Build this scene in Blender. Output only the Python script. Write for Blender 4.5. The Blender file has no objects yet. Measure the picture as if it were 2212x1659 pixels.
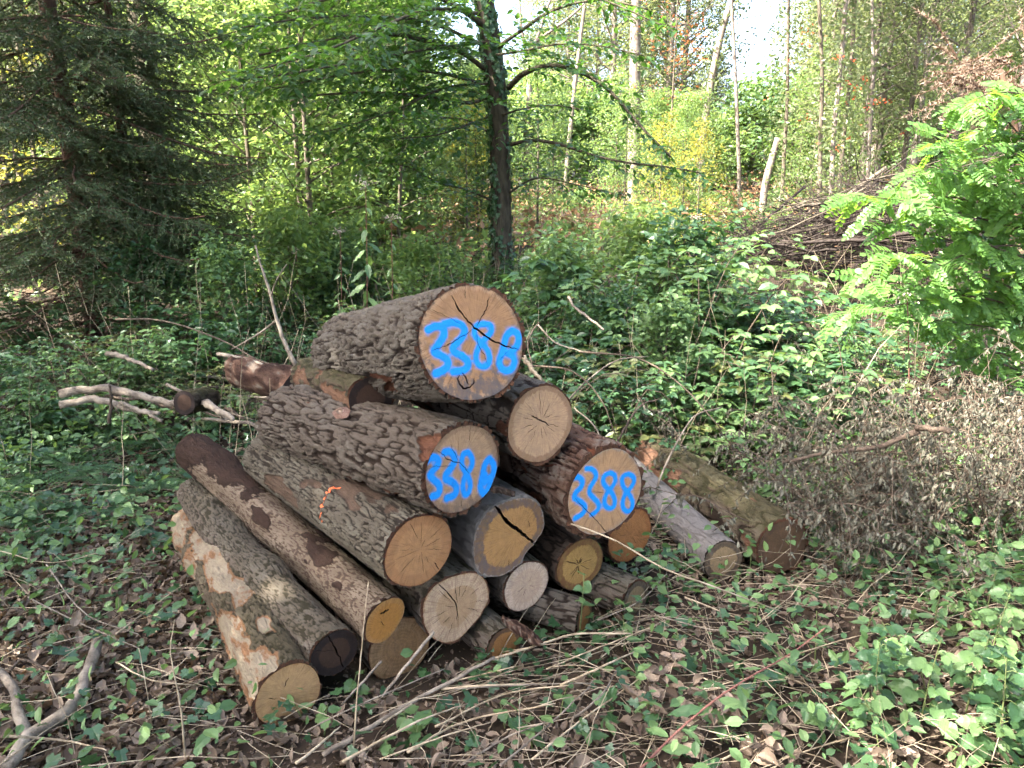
import bpy, math, random
import numpy as np
from mathutils import Vector
from mathutils.geometry import delaunay_2d_cdt

R = np.random.default_rng(7)
random.seed(7)
sc = bpy.context.scene
C = sc.collection

# ------------------------------------------------------------------ camera, sky, sun, exposure
CAM_H, PITCH, TANH = 1.5, math.radians(15.1), 0.6656
cam_d = bpy.data.cameras.new('camera')
cam = bpy.data.objects.new('camera', cam_d)
C.objects.link(cam)
cam.location = (0, 0, CAM_H)
cam.rotation_euler = (math.pi / 2 - PITCH, 0, 0)
cam_d.sensor_width = 36
cam_d.lens = 18 / TANH
cam_d.clip_start = 0.05
cam_d.clip_end = 2000
sc.camera = cam
SUN_AZ, SUN_EL = math.radians(-115), math.radians(49)     # azimuth from the view direction, left is negative
world = bpy.data.worlds.new('World')
sc.world = world
world.use_nodes = True
wn = world.node_tree
sky = wn.nodes.new('ShaderNodeTexSky')
sky.sky_type = 'NISHITA'
sky.sun_disc = False
sky.sun_elevation = SUN_EL
sky.sun_rotation = SUN_AZ
sky.air_density = 0.8
sky.dust_density = 4.5
sky.ozone_density = 1.0
bg = wn.nodes['Background']
bg.inputs[1].default_value = 0.15
wn.links.new(sky.outputs[0], bg.inputs[0])
sun_d = bpy.data.lights.new('sun', 'SUN')
sun = bpy.data.objects.new('sun', sun_d)
C.objects.link(sun)
sun_d.energy = 5.0
sun_d.angle = math.radians(0.53)
sun_d.color = (1.0, 0.94, 0.82)
SUNV = np.array([math.sin(SUN_AZ) * math.cos(SUN_EL), math.cos(SUN_AZ) * math.cos(SUN_EL), math.sin(SUN_EL)])
sun.rotation_euler = Vector(SUNV.tolist()).to_track_quat('Z', 'Y').to_euler()
sun.location = (SUNV * 30).tolist()
vs = sc.view_settings
vs.view_transform = 'Standard'
vs.look = 'None'
vs.gamma = 1.0
vs.use_curve_mapping = False
vs.exposure = 3.0
sc.cycles.max_bounces = 4
sc.cycles.diffuse_bounces = 2
sc.cycles.glossy_bounces = 1
sc.cycles.transmission_bounces = 2
sc.cycles.adaptive_threshold = 0.03
sc.cycles.transparent_max_bounces = 4
sc.cycles.use_denoising = True
sc.cycles.use_light_tree = False
sc.cycles.denoising_prefilter = 'FAST'

# ------------------------------------------------------------------ measuring: a pixel of the 2212 x 1659 view to a ray
CP, SP, FPX = math.cos(PITCH), math.sin(PITCH), 1106 / TANH
CAM = np.array([0, 0, CAM_H])
def ray(x, y):
    cx, cy = (x - 1106) / FPX, -(y - 829.5) / FPX
    return np.array([cx, CP + cy * SP, -SP + cy * CP])
def at(x, y, Y):                       # point on the pixel's ray at forward distance Y
    d = ray(x, y)
    return CAM + d * (Y / d[1])
def on_z(x, y, z=0.0):                 # point on the pixel's ray at height z
    d = ray(x, y)
    return CAM + d * ((z - CAM_H) / d[2])
def on_plane(x, y, p, n):
    d = ray(x, y)
    return CAM + d * (np.dot(p - CAM, n) / np.dot(d, n))

def proj(p):
    v = np.asarray(p, float) - CAM
    d = v[1] * CP - v[2] * SP
    return 1106 + v[0] / d * FPX, 829.5 - (v[1] * SP + v[2] * CP) / d * FPX
ANCHORS = {(620, 1500): 'the leftmost log', (722, 1405): 'the blackened log end', (825, 1340): 'the stripped log', (990, 1310): 'the pale ringed log', (1080, 1400): 'the small amber log', (1250, 1220): 'the dark-rimmed log',
           (1372, 1296): 'the sunk brown log', (1560, 1212): 'the grey bare log', (1700, 1176): 'the mossy log', (1580, 1490): 'the red-stemmed willowherb', (120, 1545): 'the forked branch', (1900, 1200): 'the withered shrubs',
           (400, 1130): 'the far end of the leftmost log', (200, 850): 'the long dead branch', (1020, 740): 'the top log', (1170, 917): 'the unmarked round log', (1309, 1064): 'the jagged bark log', (1085, 480): 'the ivy-clad trunk',
           (1800, 450): 'the brush heap', (2050, 500): 'the robinia', (212, 600): 'the spruce', (590, 660): 'the crooked standing stick', (640, 900): 'the left numbered log', (790, 520): 'the hanging-leaved herb', (1420, 1470): 'the dead beech leaves'}
def where(p):      # where a thing stands, told by the nearest thing one can find
    x, y = proj(p)
    (ax_, ay_), ph = min(ANCHORS.items(), key=lambda k: (k[0][0] - x) ** 2 + ((k[0][1] - y) * 1.2) ** 2)
    dx, dy = x - ax_, y - ay_
    far_ = 'well ' if math.hypot(dx, dy) > 170 else ''
    rel = ('right of' if dx > 0 else 'left of') if abs(dx) > abs(dy) else ('below' if dy > 0 else 'above')
    return far_ + rel + ' ' + ph

# ------------------------------------------------------------------ noise
def _hash(i, j, k, seed):
    h = (i.astype(np.int64) * 374761393 + j.astype(np.int64) * 668265263 + k.astype(np.int64) * 2147483647 + seed * 974711) & 0xffffffff
    h = ((h ^ (h >> 13)) * 1274126177) & 0xffffffff
    h = ((h ^ (h >> 15)) * 2246822519) & 0xffffffff
    return ((h ^ (h >> 16)) & 0xffffff) / float(0xffffff)
def vn(p, seed=0):
    p = np.asarray(p, float)
    f = np.floor(p)
    i = f.astype(np.int64)
    u = p - f
    u = u * u * u * (u * (u * 6 - 15) + 10)
    out = 0
    for a in (0, 1):
        wa = u[:, 0] if a else 1 - u[:, 0]
        for b in (0, 1):
            wb = u[:, 1] if b else 1 - u[:, 1]
            for c in (0, 1):
                wc = u[:, 2] if c else 1 - u[:, 2]
                out = out + wa * wb * wc * _hash(i[:, 0] + a, i[:, 1] + b, i[:, 2] + c, seed)
    return out
def fbm(p, seed=0, oct=4, gain=0.5):
    p = np.asarray(p, float)
    s, a, t = 0, 1.0, 0
    for o in range(oct):
        s = s + a * vn(p * (2.03 ** o), seed + o * 17)
        t += a
        a *= gain
    return s / t
def sstep(a, b, x):
    t = np.clip((x - a) / (b - a), 0, 1)
    return t * t * (3 - 2 * t)
def unit(v):
    v = np.asarray(v, float)
    n = np.linalg.norm(v, axis=-1, keepdims=True)
    return v / np.maximum(n, 1e-9)

# ------------------------------------------------------------------ meshes and objects
def new_mesh(name, V, F, mats=None, attrs=None, smooth=True):
    """F: list of (n,k) integer arrays (tris, quads ...)."""
    me = bpy.data.meshes.new(name)
    V = np.ascontiguousarray(V, np.float32)
    F = [np.asarray(f, np.int32) for f in (F if isinstance(F, list) else [F]) if len(f)]
    me.vertices.add(len(V))
    me.vertices.foreach_set('co', V.ravel())
    nl = sum(f.size for f in F)
    npoly = sum(len(f) for f in F)
    me.loops.add(nl)
    me.polygons.add(npoly)
    me.loops.foreach_set('vertex_index', np.concatenate([f.ravel() for f in F]).astype(np.int32))
    tot = np.concatenate([np.full(len(f), f.shape[1], np.int32) for f in F])
    start = np.concatenate([[0], np.cumsum(tot)[:-1]]).astype(np.int32)
    me.polygons.foreach_set('loop_start', start)
    me.polygons.foreach_set('use_smooth', np.full(npoly, smooth, bool))
    for k, v in (attrs or {}).items():
        a = me.attributes.new(k, 'FLOAT', 'POINT')
        a.data.foreach_set('value', np.ascontiguousarray(v, np.float32))
    for m in (mats if isinstance(mats, (list, tuple)) else [mats]):
        if m is not None:
            me.materials.append(m)
    me.update(calc_edges=True)
    return me
def obj(name, me, parent=None, loc=(0, 0, 0), rot=(0, 0, 0), scale=(1, 1, 1)):
    o = bpy.data.objects.new(name, me)
    C.objects.link(o)
    o.location, o.rotation_euler, o.scale = [float(a) for a in loc], rot, scale
    if parent is not None:
        o.parent = parent
    return o
def thing(name, label, cat, loc=(0, 0, 0), rz=0.0, group=None, scale=1.0):
    o = obj(name, None, None, loc, (0, 0, rz), (scale,) * 3)
    o.empty_display_size = 0.1
    return tag(o, label, cat, group)
def tag(o, label=None, cat=None, group=None, kind=None):
    if label: o['label'] = label
    if cat: o['category'] = cat
    if group: o['group'] = group
    if kind: o['kind'] = kind
    return o
def dup(root, loc, rz=0.0, scale=1.0, label=None, group=None, tilt=(0, 0)):
    r = root.copy()
    C.objects.link(r)
    r.location, r.rotation_euler, r.scale = [float(a) for a in loc], (tilt[0], tilt[1], rz), (scale,) * 3 if np.isscalar(scale) else scale
    if label: r['label'] = label
    if group: r['group'] = group
    for ch in list(root.children):
        c = ch.copy()
        C.objects.link(c)
        c.parent = r
        for g in list(ch.children):
            d = g.copy()
            C.objects.link(d)
            d.parent = c
    return r
class MB:
    """collects pieces into one mesh"""
    def __init__(s): s.V, s.F, s.A, s.n = [], {}, {}, 0
    def add(s, V, F, **attrs):
        V = np.asarray(V, float)
        for f in (F if isinstance(F, list) else [F]):
            f = np.asarray(f)
            if len(f): s.F.setdefault(f.shape[1], []).append(f + s.n)
        s.V.append(V)
        for k in set(s.A) | set(attrs):
            s.A.setdefault(k, [np.zeros(s.n)] if s.n else [])
            v = attrs.get(k, 0.0)
            s.A[k].append(np.broadcast_to(np.asarray(v, float), (len(V),)))
        s.n += len(V)
    def mesh(s, name, mats, smooth=True):
        return new_mesh(name, np.concatenate(s.V), [np.concatenate(f) for f in s.F.values()], mats, {k: np.concatenate(v) for k, v in s.A.items()}, smooth)
def frames(P):
    P = np.asarray(P, float)
    T = np.gradient(P, axis=0)
    T = unit(T)
    ref = np.array([0, 0, 1.0]) if abs(T[0][2]) < 0.9 else np.array([1.0, 0, 0])
    A = unit(np.cross(T, ref))
    B = np.cross(T, A)
    return T, A, B
def tube(P, rad, n=6, cap=True, rough=0.0, seed=0):
    P = np.asarray(P, float)
    rad = np.broadcast_to(np.asarray(rad, float), (len(P),))
    T, A, B = frames(P)
    th = np.linspace(0, 2 * np.pi, n, endpoint=False)
    rr = rad[:, None] * np.ones(n)[None]
    if rough:
        q = np.stack([np.cos(th)[None] * 1.3 + 0 * rr, np.sin(th)[None] * 1.3 + 0 * rr, np.arange(len(P))[:, None] * 0.55 + 0 * rr], -1).reshape(-1, 3)
        rr = rr * (1 + rough * (vn(q, seed) - 0.5).reshape(rr.shape) * 2)
    V = P[:, None] + rr[..., None] * (np.cos(th)[None, :, None] * A[:, None] + np.sin(th)[None, :, None] * B[:, None])
    V = V.reshape(-1, 3)
    i = np.arange(len(P) - 1)[:, None] * n
    j = np.arange(n)[None]
    k = (j + 1) % n
    F = [np.stack([i + j, i + k, i + n + k, i + n + j], -1).reshape(-1, 4)]
    if cap:
        V = np.concatenate([V, P[:1], P[-1:]])
        a, b, m = len(V) - 2, len(V) - 1, (len(P) - 1) * n
        jj = np.arange(n)
        kk = (jj + 1) % n
        F.append(np.concatenate([np.stack([np.full(n, a), kk, jj], -1), np.stack([np.full(n, b), m + jj, m + kk], -1)]))
    return V, F
def smooth_path(pts, n=24):
    pts = np.asarray(pts, float)
    d = np.concatenate([[0], np.cumsum(np.linalg.norm(np.diff(pts, axis=0), axis=1))])
    t = np.linspace(0, d[-1], n)
    if len(pts) < 3:
        return np.stack([np.interp(t, d, pts[:, k]) for k in range(pts.shape[1])], -1)
    m = np.zeros_like(pts)
    m[1:-1] = (pts[2:] - pts[:-2]) / (d[2:] - d[:-2])[:, None]
    m[0] = (pts[1] - pts[0]) / (d[1] - d[0])
    m[-1] = (pts[-1] - pts[-2]) / (d[-1] - d[-2])
    k = np.clip(np.searchsorted(d, t, side='right') - 1, 0, len(d) - 2)
    h = (d[k + 1] - d[k])[:, None]
    u = (t[:, None] - d[k][:, None]) / h
    return (2 * u**3 - 3 * u**2 + 1) * pts[k] + (u**3 - 2 * u**2 + u) * h * m[k] + (-2 * u**3 + 3 * u**2) * pts[k + 1] + (u**3 - u**2) * h * m[k + 1]

# ------------------------------------------------------------------ materials
class NT:
    def __init__(s, name):
        s.m = bpy.data.materials.new(name)
        s.m.use_nodes = True
        s.t = s.m.node_tree
        s.b = s.t.nodes['Principled BSDF']
        s.out = s.t.nodes['Material Output']
    def n(s, typ, ins=None, **props):
        nd = s.t.nodes.new('ShaderNode' + typ)
        for k, v in props.items(): setattr(nd, k, v)
        for k, v in (ins or {}).items(): s.set(nd.inputs[k], v)
        return nd
    def set(s, sock, v):
        if isinstance(v, bpy.types.NodeSocket): s.t.links.new(v, sock)
        elif isinstance(v, bpy.types.Node): s.t.links.new(v.outputs[0], sock)
        elif isinstance(v, (tuple, list)) and len(v) == 3 and sock.type == 'RGBA': sock.default_value = (*v, 1)
        else: sock.default_value = v
    def attr(s, name): return s.n('Attribute', attribute_name=name).outputs['Fac']
    def math(s, op, a, b=0.0, c=None, clamp=False):
        ins = {0: a, 1: b}
        if c is not None: ins[2] = c
        return s.n('Math', ins, operation=op, use_clamp=clamp).outputs[0]
    def mix(s, f, a, b, mode='MIX'):
        nd = s.n('Mix', data_type='RGBA', blend_type=mode)
        s.set(nd.inputs[0], f); s.set(nd.inputs[6], a); s.set(nd.inputs[7], b)
        return nd.outputs[2]
    def noise(s, scale, detail=4, rough=0.6, vec=None, dist=0.0):
        nd = s.n('TexNoise', {'Scale': scale, 'Detail': detail, 'Roughness': rough, 'Distortion': dist})
        if vec is not None: s.set(nd.inputs['Vector'], vec)
        return nd.outputs[0]
    def ramp(s, f, stops, interp='LINEAR'):
        nd = s.n('ValToRGB', {0: f})
        cr = nd.color_ramp
        cr.interpolation = interp
        while len(cr.elements) < len(stops): cr.elements.new(0.5)
        for e, (p, c) in zip(cr.elements, stops):
            e.position = p
            e.color = (*c, 1) if not np.isscalar(c) else (c, c, c, 1)
        return nd.outputs[0]
    def rng(s, v, a, b, c=0.0, d=1.0):
        return s.n('MapRange', {0: v, 1: a, 2: b, 3: c, 4: d}, interpolation_type='SMOOTHSTEP').outputs[0]
    def coord(s, scale=None):
        o = s.n('TexCoord').outputs['Object']
        if scale is None: return o
        return s.n('Mapping', {'Vector': o, 'Scale': scale}).outputs[0]
    def bump(s, h, strength=0.5, dist=0.01):
        s.set(s.b.inputs['Normal'], s.n('Bump', {'Height': h, 'Strength': strength, 'Distance': dist}).outputs[0])
    def done(s, col=None, rough=0.8, spec=0.3):
        if col is not None: s.set(s.b.inputs['Base Color'], col)
        s.set(s.b.inputs['Roughness'], rough)
        s.set(s.b.inputs['Specular IOR Level'], spec)
        return s.m
def leaf_mat(name, dark, light, back, trans=0.38, rough=0.42, spec=0.45):
    m = NT(name)
    t = m.attr('tint')
    c = m.mix(t, dark, light)
    nz = m.noise(9.0, 2, 0.5)
    c = m.mix(m.math('MULTIPLY', nz, 0.35), c, (dark[0] * 0.7, dark[1] * 0.7, dark[2] * 0.7))
    m.done(c, rough, spec)
    tl = m.n('BsdfTranslucent', {'Color': m.mix(t, [k * 0.75 for k in back], back)})
    ms = m.n('MixShader', {0: trans, 1: m.b.outputs[0], 2: tl.outputs[0]})
    m.t.links.new(ms.outputs[0], m.out.inputs[0])
    return m.m
def wood_mat(name, c1, c2, scale=30, stretch=(1, 1, 1), rough=0.85, bump=0.4, moss=0.0):
    m = NT(name)
    v = m.coord(stretch)
    f = m.noise(scale, 5, 0.65, v)
    c = m.mix(m.rng(f, 0.3, 0.7), c1, c2)
    f2 = m.noise(scale * 0.15, 3, 0.5)
    c = m.mix(m.math('MULTIPLY', m.rng(f2, 0.45, 0.7), 0.5), c, [k * 0.6 for k in c1])
    if moss:
        nz = m.n('SeparateXYZ', {0: m.n('NewGeometry').outputs['Normal']}).outputs[2]
        c = m.mix(m.math('MULTIPLY', m.rng(m.math('ADD', nz, m.math('MULTIPLY', m.noise(12, 4), 1.6)), 1.1, 1.6), moss), c, (0.06, 0.075, 0.02))
    m.bump(f, bump, 0.01)
    return m.done(c, rough, 0.2)
# ------------------------------------------------------------------ ground
def axis_grid(lo, hi, fine_lo, fine_hi, step, grow=1.16):
    mid = list(np.arange(fine_lo, fine_hi + 1e-6, step))
    up, s = [fine_hi], step
    while up[-1] < hi:
        s *= grow
        up.append(up[-1] + s)
    dn, s = [fine_lo], step
    while dn[-1] > lo:
        s *= grow
        dn.append(dn[-1] - s)
    return np.array(dn[::-1][:-1] + mid + up[1:])
def ground_z(x, y):
    x, y = np.asarray(x, float), np.asarray(y, float)
    p = np.stack([x, y, 0 * x], -1)
    z = (fbm(p * 0.55, 3, 3) - 0.5) * 0.16 + (fbm(p * 3.0, 5, 3) - 0.5) * 0.05
    near = sstep(3.2, 1.0, np.hypot((x - 0.0) / 1.4, y - 2.6))
    z = z * (1 - 0.75 * near) - 0.01 * near - 0.05 * sstep(0.9, 0.3, np.hypot(x + 0.1, y - 2.5))
    r = np.hypot(x, y)
    z = z + 0.9 * sstep(10, 40, r) * (0.6 + 0.8 * fbm(p * 0.05, 9, 2)) + (fbm(p * 0.12, 11, 2) - 0.5) * 1.2 * sstep(12, 40, r)
    z = z + 0.16 * sstep(0.6, 1.7, x) * sstep(4.0, 1.2, y) * 0.5
    return z
def gz(x, y): return float(ground_z(np.array([x]), np.array([y]))[0])
gx = axis_grid(-160, 160, -3.2, 3.6, 0.045)
gy = axis_grid(-90, 220, 1.0, 7.0, 0.045)
GX, GY = np.meshgrid(gx, gy)
GV = np.stack([GX.ravel(), GY.ravel(), ground_z(GX.ravel(), GY.ravel())], -1)
nx, ny = len(gx), len(gy)
ii = (np.arange(ny - 1)[:, None] * nx + np.arange(nx - 1)[None]).ravel()
m = NT('forest_soil')
f = m.noise(14, 6, 0.7)
f2 = m.noise(0.5, 4, 0.6)
f3 = m.noise(60, 4, 0.7)
c = m.mix(m.rng(f, 0.3, 0.7), (0.020, 0.014, 0.010), (0.060, 0.042, 0.030))
c = m.mix(m.math('MULTIPLY', m.rng(f2, 0.42, 0.62), 0.5), c, (0.06, 0.05, 0.025))
c = m.mix(m.rng(f3, 0.58, 0.75), c, (0.12, 0.085, 0.058))
m.bump(f3, 0.8, 0.02)
SOIL = m.done(c, 0.95, 0.15)
tag(obj('ground', new_mesh('ground', GV, np.stack([ii, ii + 1, ii + nx + 1, ii + nx], -1), SOIL)), kind='structure')

# ------------------------------------------------------------------ logs
def bark_mat(name, furrow, ridge, lichen, patch, moss=0.0, lich=0.35, fine=70, patch2=None):
    m = NT(name)
    h, pt = m.attr('h'), m.attr('patch')
    bv = m.n('CombineXYZ', {0: m.attr('ua'), 1: m.attr('ub'), 2: m.math('MULTIPLY', m.attr('uz'), 0.3)}).outputs[0]
    n1 = m.noise(fine * 1.6, 6, 0.75, bv, 0.4)
    n2 = m.noise(7, 4, 0.6)
    hh = m.math('ADD', h, m.math('MULTIPLY', m.math('SUBTRACT', n1, 0.5), 0.5))
    c = m.mix(m.rng(hh, 0.15, 0.75), furrow, ridge)
    c = m.mix(m.math('MULTIPLY', m.math('MULTIPLY', m.rng(n2, 0.42, 0.62), m.rng(hh, 0.4, 0.8)), lich), c, lichen)
    nz = m.n('SeparateXYZ', {0: m.n('NewGeometry').outputs['Normal']}).outputs[2]
    if moss:
        c = m.mix(m.math('MULTIPLY', m.rng(m.math('ADD', nz, m.math('MULTIPLY', m.noise(6, 5, 0.7), 2.0)), 1.2, 1.8), moss), c, m.mix(m.noise(40, 3), (0.030, 0.034, 0.012), (0.085, 0.085, 0.028)))
    n3 = m.noise(18, 4, 0.65)
    pc = m.mix(m.rng(n3, 0.3, 0.7), [k * 0.7 for k in patch], patch)
    if patch2: pc = m.mix(m.rng(m.noise(9, 4, 0.6), 0.5, 0.62), pc, patch2)
    rim_ = patch2 or [k * 0.6 for k in patch]
    c = m.mix(m.rng(m.math('ADD', pt, m.math('MULTIPLY', m.math('SUBTRACT', n1, 0.5), 0.5)), 0.15, 0.4), c, rim_)
    c = m.mix(m.rng(m.math('ADD', pt, m.math('MULTIPLY', m.math('SUBTRACT', n3, 0.5), 0.6)), 0.55, 0.8), c, pc)
    m.bump(m.math('ADD', n1, m.math('MULTIPLY', h, 0.4)), 1.0, 0.018)
    return m.done(c, 0.92, 0.15)
def face_mat(name, heart, sap, edge, sap_at=0.8, stain=(0.06, 0.055, 0.06), stain_lo=0.0, stain_amt=0.0, rings=26, ring_amt=0.25, saw=0.15, saw_dir=(0.9, 0.4)):
    heart, sap = [(c_[0] * 0.86, c_[1] * 0.765, c_[2] * 0.83) for c_ in (heart, sap)]
    m = NT(name)
    rad, ang, fx, fy = m.attr('rad'), m.attr('ang'), m.attr('fx'), m.attr('fy')
    nz = m.noise(14, 4, 0.6)
    rj = m.math('ADD', rad, m.math('MULTIPLY', m.math('SUBTRACT', nz, 0.5), 0.22))
    c = m.mix(m.rng(rj, sap_at - 0.03, sap_at + 0.03), heart, sap)
    c = m.mix(m.rng(rj, 0.955, 1.0), c, edge)
    # growth rings
    rr = m.math('ADD', rad, m.math('MULTIPLY', m.noise(5, 2, 0.5), 0.08))
    rg = m.math('MULTIPLY', m.math('ADD', m.math('SINE', m.math('MULTIPLY', rr, rings * 6.283)), 1.0), 0.5)
    c = m.mix(m.math('MULTIPLY', m.math('MULTIPLY', rg, m.rng(m.noise(8, 3), 0.35, 0.6)), ring_amt), c, [k * 0.55 for k in heart])
    # medullary rays: streaks that run from the pith outwards
    cv = m.n('CombineXYZ', {0: m.math('MULTIPLY', ang, 15.0), 1: m.math('MULTIPLY', rad, 1.6), 2: 0.0}).outputs[0]
    st = m.noise(1.0, 4, 0.65, cv)
    c = m.mix(m.math('MULTIPLY', m.rng(st, 0.50, 0.68), 0.7), c, [k * 0.40 for k in heart])
    cv2 = m.n('CombineXYZ', {0: m.math('MULTIPLY', ang, 40.0), 1: m.math('MULTIPLY', rad, 3.0), 2: 4.0}).outputs[0]
    st2 = m.noise(1.0, 3, 0.7, cv2)
    c = m.mix(m.math('MULTIPLY', m.rng(st2, 0.52, 0.66), 0.6), c, [k * 0.42 for k in heart])
    c = m.mix(m.math('MULTIPLY', m.rng(st, 0.44, 0.28), 0.15), c, [min(1, k * 1.25) for k in sap])
    # saw marks
    sv = m.math('ADD', m.math('MULTIPLY', fx, saw_dir[0]), m.math('MULTIPLY', fy, saw_dir[1]))
    sw = m.noise(1.0, 3, 0.7, m.n('CombineXYZ', {0: m.math('MULTIPLY', sv, 170.0), 1: m.math('MULTIPLY', fx, 6.0), 2: m.math('MULTIPLY', fy, 6.0)}).outputs[0])
    c = m.mix(m.math('MULTIPLY', m.rng(sw, 0.45, 0.75), saw * 3.5), c, [k * 0.5 for k in heart])
    # weathered blotches
    bl = m.noise(9, 5, 0.65)
    sm = m.rng(m.math('ADD', m.math('ADD', bl, m.math('MULTIPLY', m.math('SUBTRACT', rad, 0.6), 0.25)), m.math('MULTIPLY', fy, -1.6 * stain_lo)), 0.56, 0.72)
    c = m.mix(m.math('MULTIPLY', sm, stain_amt), c, stain)
    c = m.mix(m.math('MULTIPLY', m.rng(m.noise(90, 3), 0.55, 0.75), 0.35), c, [k * 0.5 for k in heart])
    c = m.mix(m.math('MULTIPLY', m.rng(m.noise(10, 5, 0.75), 0.40, 0.66), 0.55), c, [heart[0] * 0.60, heart[1] * 0.62, heart[2] * 0.68])
    sp_ = m.attr('spray')
    c = m.mix(m.math('MULTIPLY', m.math('POWER', sp_, 2.2), 0.8), c, (0.03, 0.27, 0.75))
    m.bump(m.math('ADD', m.math('MULTIPLY', sw, 0.6), m.math('ADD', m.math('MULTIPLY', st, 0.5), m.math('MULTIPLY', m.noise(120, 3), 0.4))), 0.35, 0.004)
    return m.done(c, 0.8, 0.2)
m = NT('blue_spray_paint')
pn = m.math('ADD', m.math('MULTIPLY', m.noise(45, 4, 0.7), 0.6), m.math('MULTIPLY', m.noise(400, 3, 0.7, m.coord((1, 1, 0.25))), 0.4))
m.bump(m.noise(160, 3), 0.3, 0.002)
pc_ = m.mix(m.rng(pn, 0.35, 0.72), (0.006, 0.19, 0.62), (0.02, 0.31, 0.82))
PAINT = m.done(m.mix(m.math('MULTIPLY', m.rng(m.noise(70, 5, 0.75), 0.60, 0.74), 0.45), pc_, (0.14, 0.20, 0.28)), 0.65, 0.2)
m = NT('orange_spray_paint')
PAINT_O = m.done(m.mix(m.rng(m.noise(120, 3), 0.4, 0.6), (0.62, 0.10, 0.03), (0.85, 0.20, 0.08)), 0.6, 0.2)
m = NT('crack_wall')
CRACK = m.done((0.018, 0.011, 0.007), 0.95, 0.1)
m = NT('cut_bark_edge')
BEDGE = m.done(m.mix(m.rng(m.noise(60, 5, 0.7), 0.3, 0.7), (0.035, 0.018, 0.011), (0.13, 0.06, 0.035)), 0.92, 0.15)

OAK = bark_mat('grey_oak_bark', (0.026, 0.018, 0.014), (0.118, 0.098, 0.080), (0.20, 0.183, 0.158), (0.13, 0.055, 0.032))
OAK2 = bark_mat('brown_oak_bark', (0.028, 0.018, 0.013), (0.112, 0.088, 0.070), (0.19, 0.17, 0.145), (0.15, 0.065, 0.038))
OAK3 = bark_mat('red_brown_oak_bark', (0.032, 0.014, 0.010), (0.115, 0.066, 0.046), (0.22, 0.20, 0.17), (0.17, 0.065, 0.035), lich=0.5)
ASH = bark_mat('olive_grey_bark', (0.032, 0.024, 0.018), (0.115, 0.096, 0.073), (0.195, 0.178, 0.14), (0.13, 0.085, 0.06), lich=0.45)
STRIP = bark_mat('stripped_tan_bark', (0.095, 0.062, 0.044), (0.205, 0.150, 0.108), (0.34, 0.27, 0.20), (0.060, 0.034, 0.025), lich=0.5, fine=110)
PEEL = bark_mat('peeling_mossy_bark', (0.038, 0.026, 0.018), (0.115, 0.086, 0.060), (0.19, 0.16, 0.12), (0.36, 0.285, 0.20), moss=0.28, patch2=(0.22, 0.115, 0.06))
SCALY = bark_mat('scaly_grey_brown_bark', (0.038, 0.027, 0.021), (0.135, 0.105, 0.084), (0.24, 0.21, 0.18), (0.11, 0.06, 0.045), moss=0.25)
BARE = bark_mat('weathered_bare_wood', (0.145, 0.128, 0.118), (0.19, 0.17, 0.16), (0.27, 0.25, 0.24), (0.16, 0.10, 0.07))
MOSSY = bark_mat('mossy_rotten_bark', (0.030, 0.020, 0.014), (0.090, 0.066, 0.046), (0.16, 0.14, 0.10), (0.20, 0.11, 0.07), moss=0.45)
DARK = bark_mat('wet_dark_bark', (0.022, 0.014, 0.010), (0.065, 0.043, 0.032), (0.13, 0.11, 0.09), (0.06, 0.03, 0.02))

YAW = math.radians(30)
PU = np.array([math.cos(YAW), math.sin(YAW), 0])         # along the row of cut faces, to the right and away
PV = np.array([-math.sin(YAW), math.cos(YAW), 0])        # into the pile
P0 = np.array([-0.60, 1.93, 0.0])
LOGS = {}
def shape_fn(ctrl, seed, wob=0.025):
    rs = np.random.default_rng(seed)
    ph, am = rs.uniform(0, 6.28, 5), rs.uniform(0.3, 1, 5) * wob / np.arange(1, 6) ** 0.6
    if ctrl:
        a = np.radians([c[0] for c in ctrl]); f = np.array([c[1] for c in ctrl], float)
        o = np.argsort(a); a, f = a[o], f[o]
        a = np.concatenate([a - 2 * np.pi, a, a + 2 * np.pi]); f = np.tile(f, 3)
    def fn(th):
        th = np.mod(th, 2 * np.pi)
        v = np.ones_like(th)
        if ctrl:
            k = np.clip(np.searchsorted(a, th, side='right') - 1, 0, len(a) - 2)
            u = (th - a[k]) / (a[k + 1] - a[k])
            u = u * u * (3 - 2 * u)
            v = f[k] * (1 - u) + f[k + 1] * u
        for i in range(5):
            v = v + am[i] * np.sin((i + 1) * th + ph[i])
        return v
    return fn
def ribbon(pts, w):
    """quads along a 2D polyline, width w (scalar or per point), with rounded ends"""
    pts = np.asarray(pts, float)
    w = np.broadcast_to(np.asarray(w, float), (len(pts),))
    t = unit(np.gradient(pts, axis=0))
    nrm = np.stack([-t[:, 1], t[:, 0]], -1)
    L, Rr = pts + nrm * w[:, None] / 2, pts - nrm * w[:, None] / 2
    q = [np.array([L[i], Rr[i], Rr[i + 1], L[i + 1]]) for i in range(len(pts) - 1)]
    return q
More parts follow.
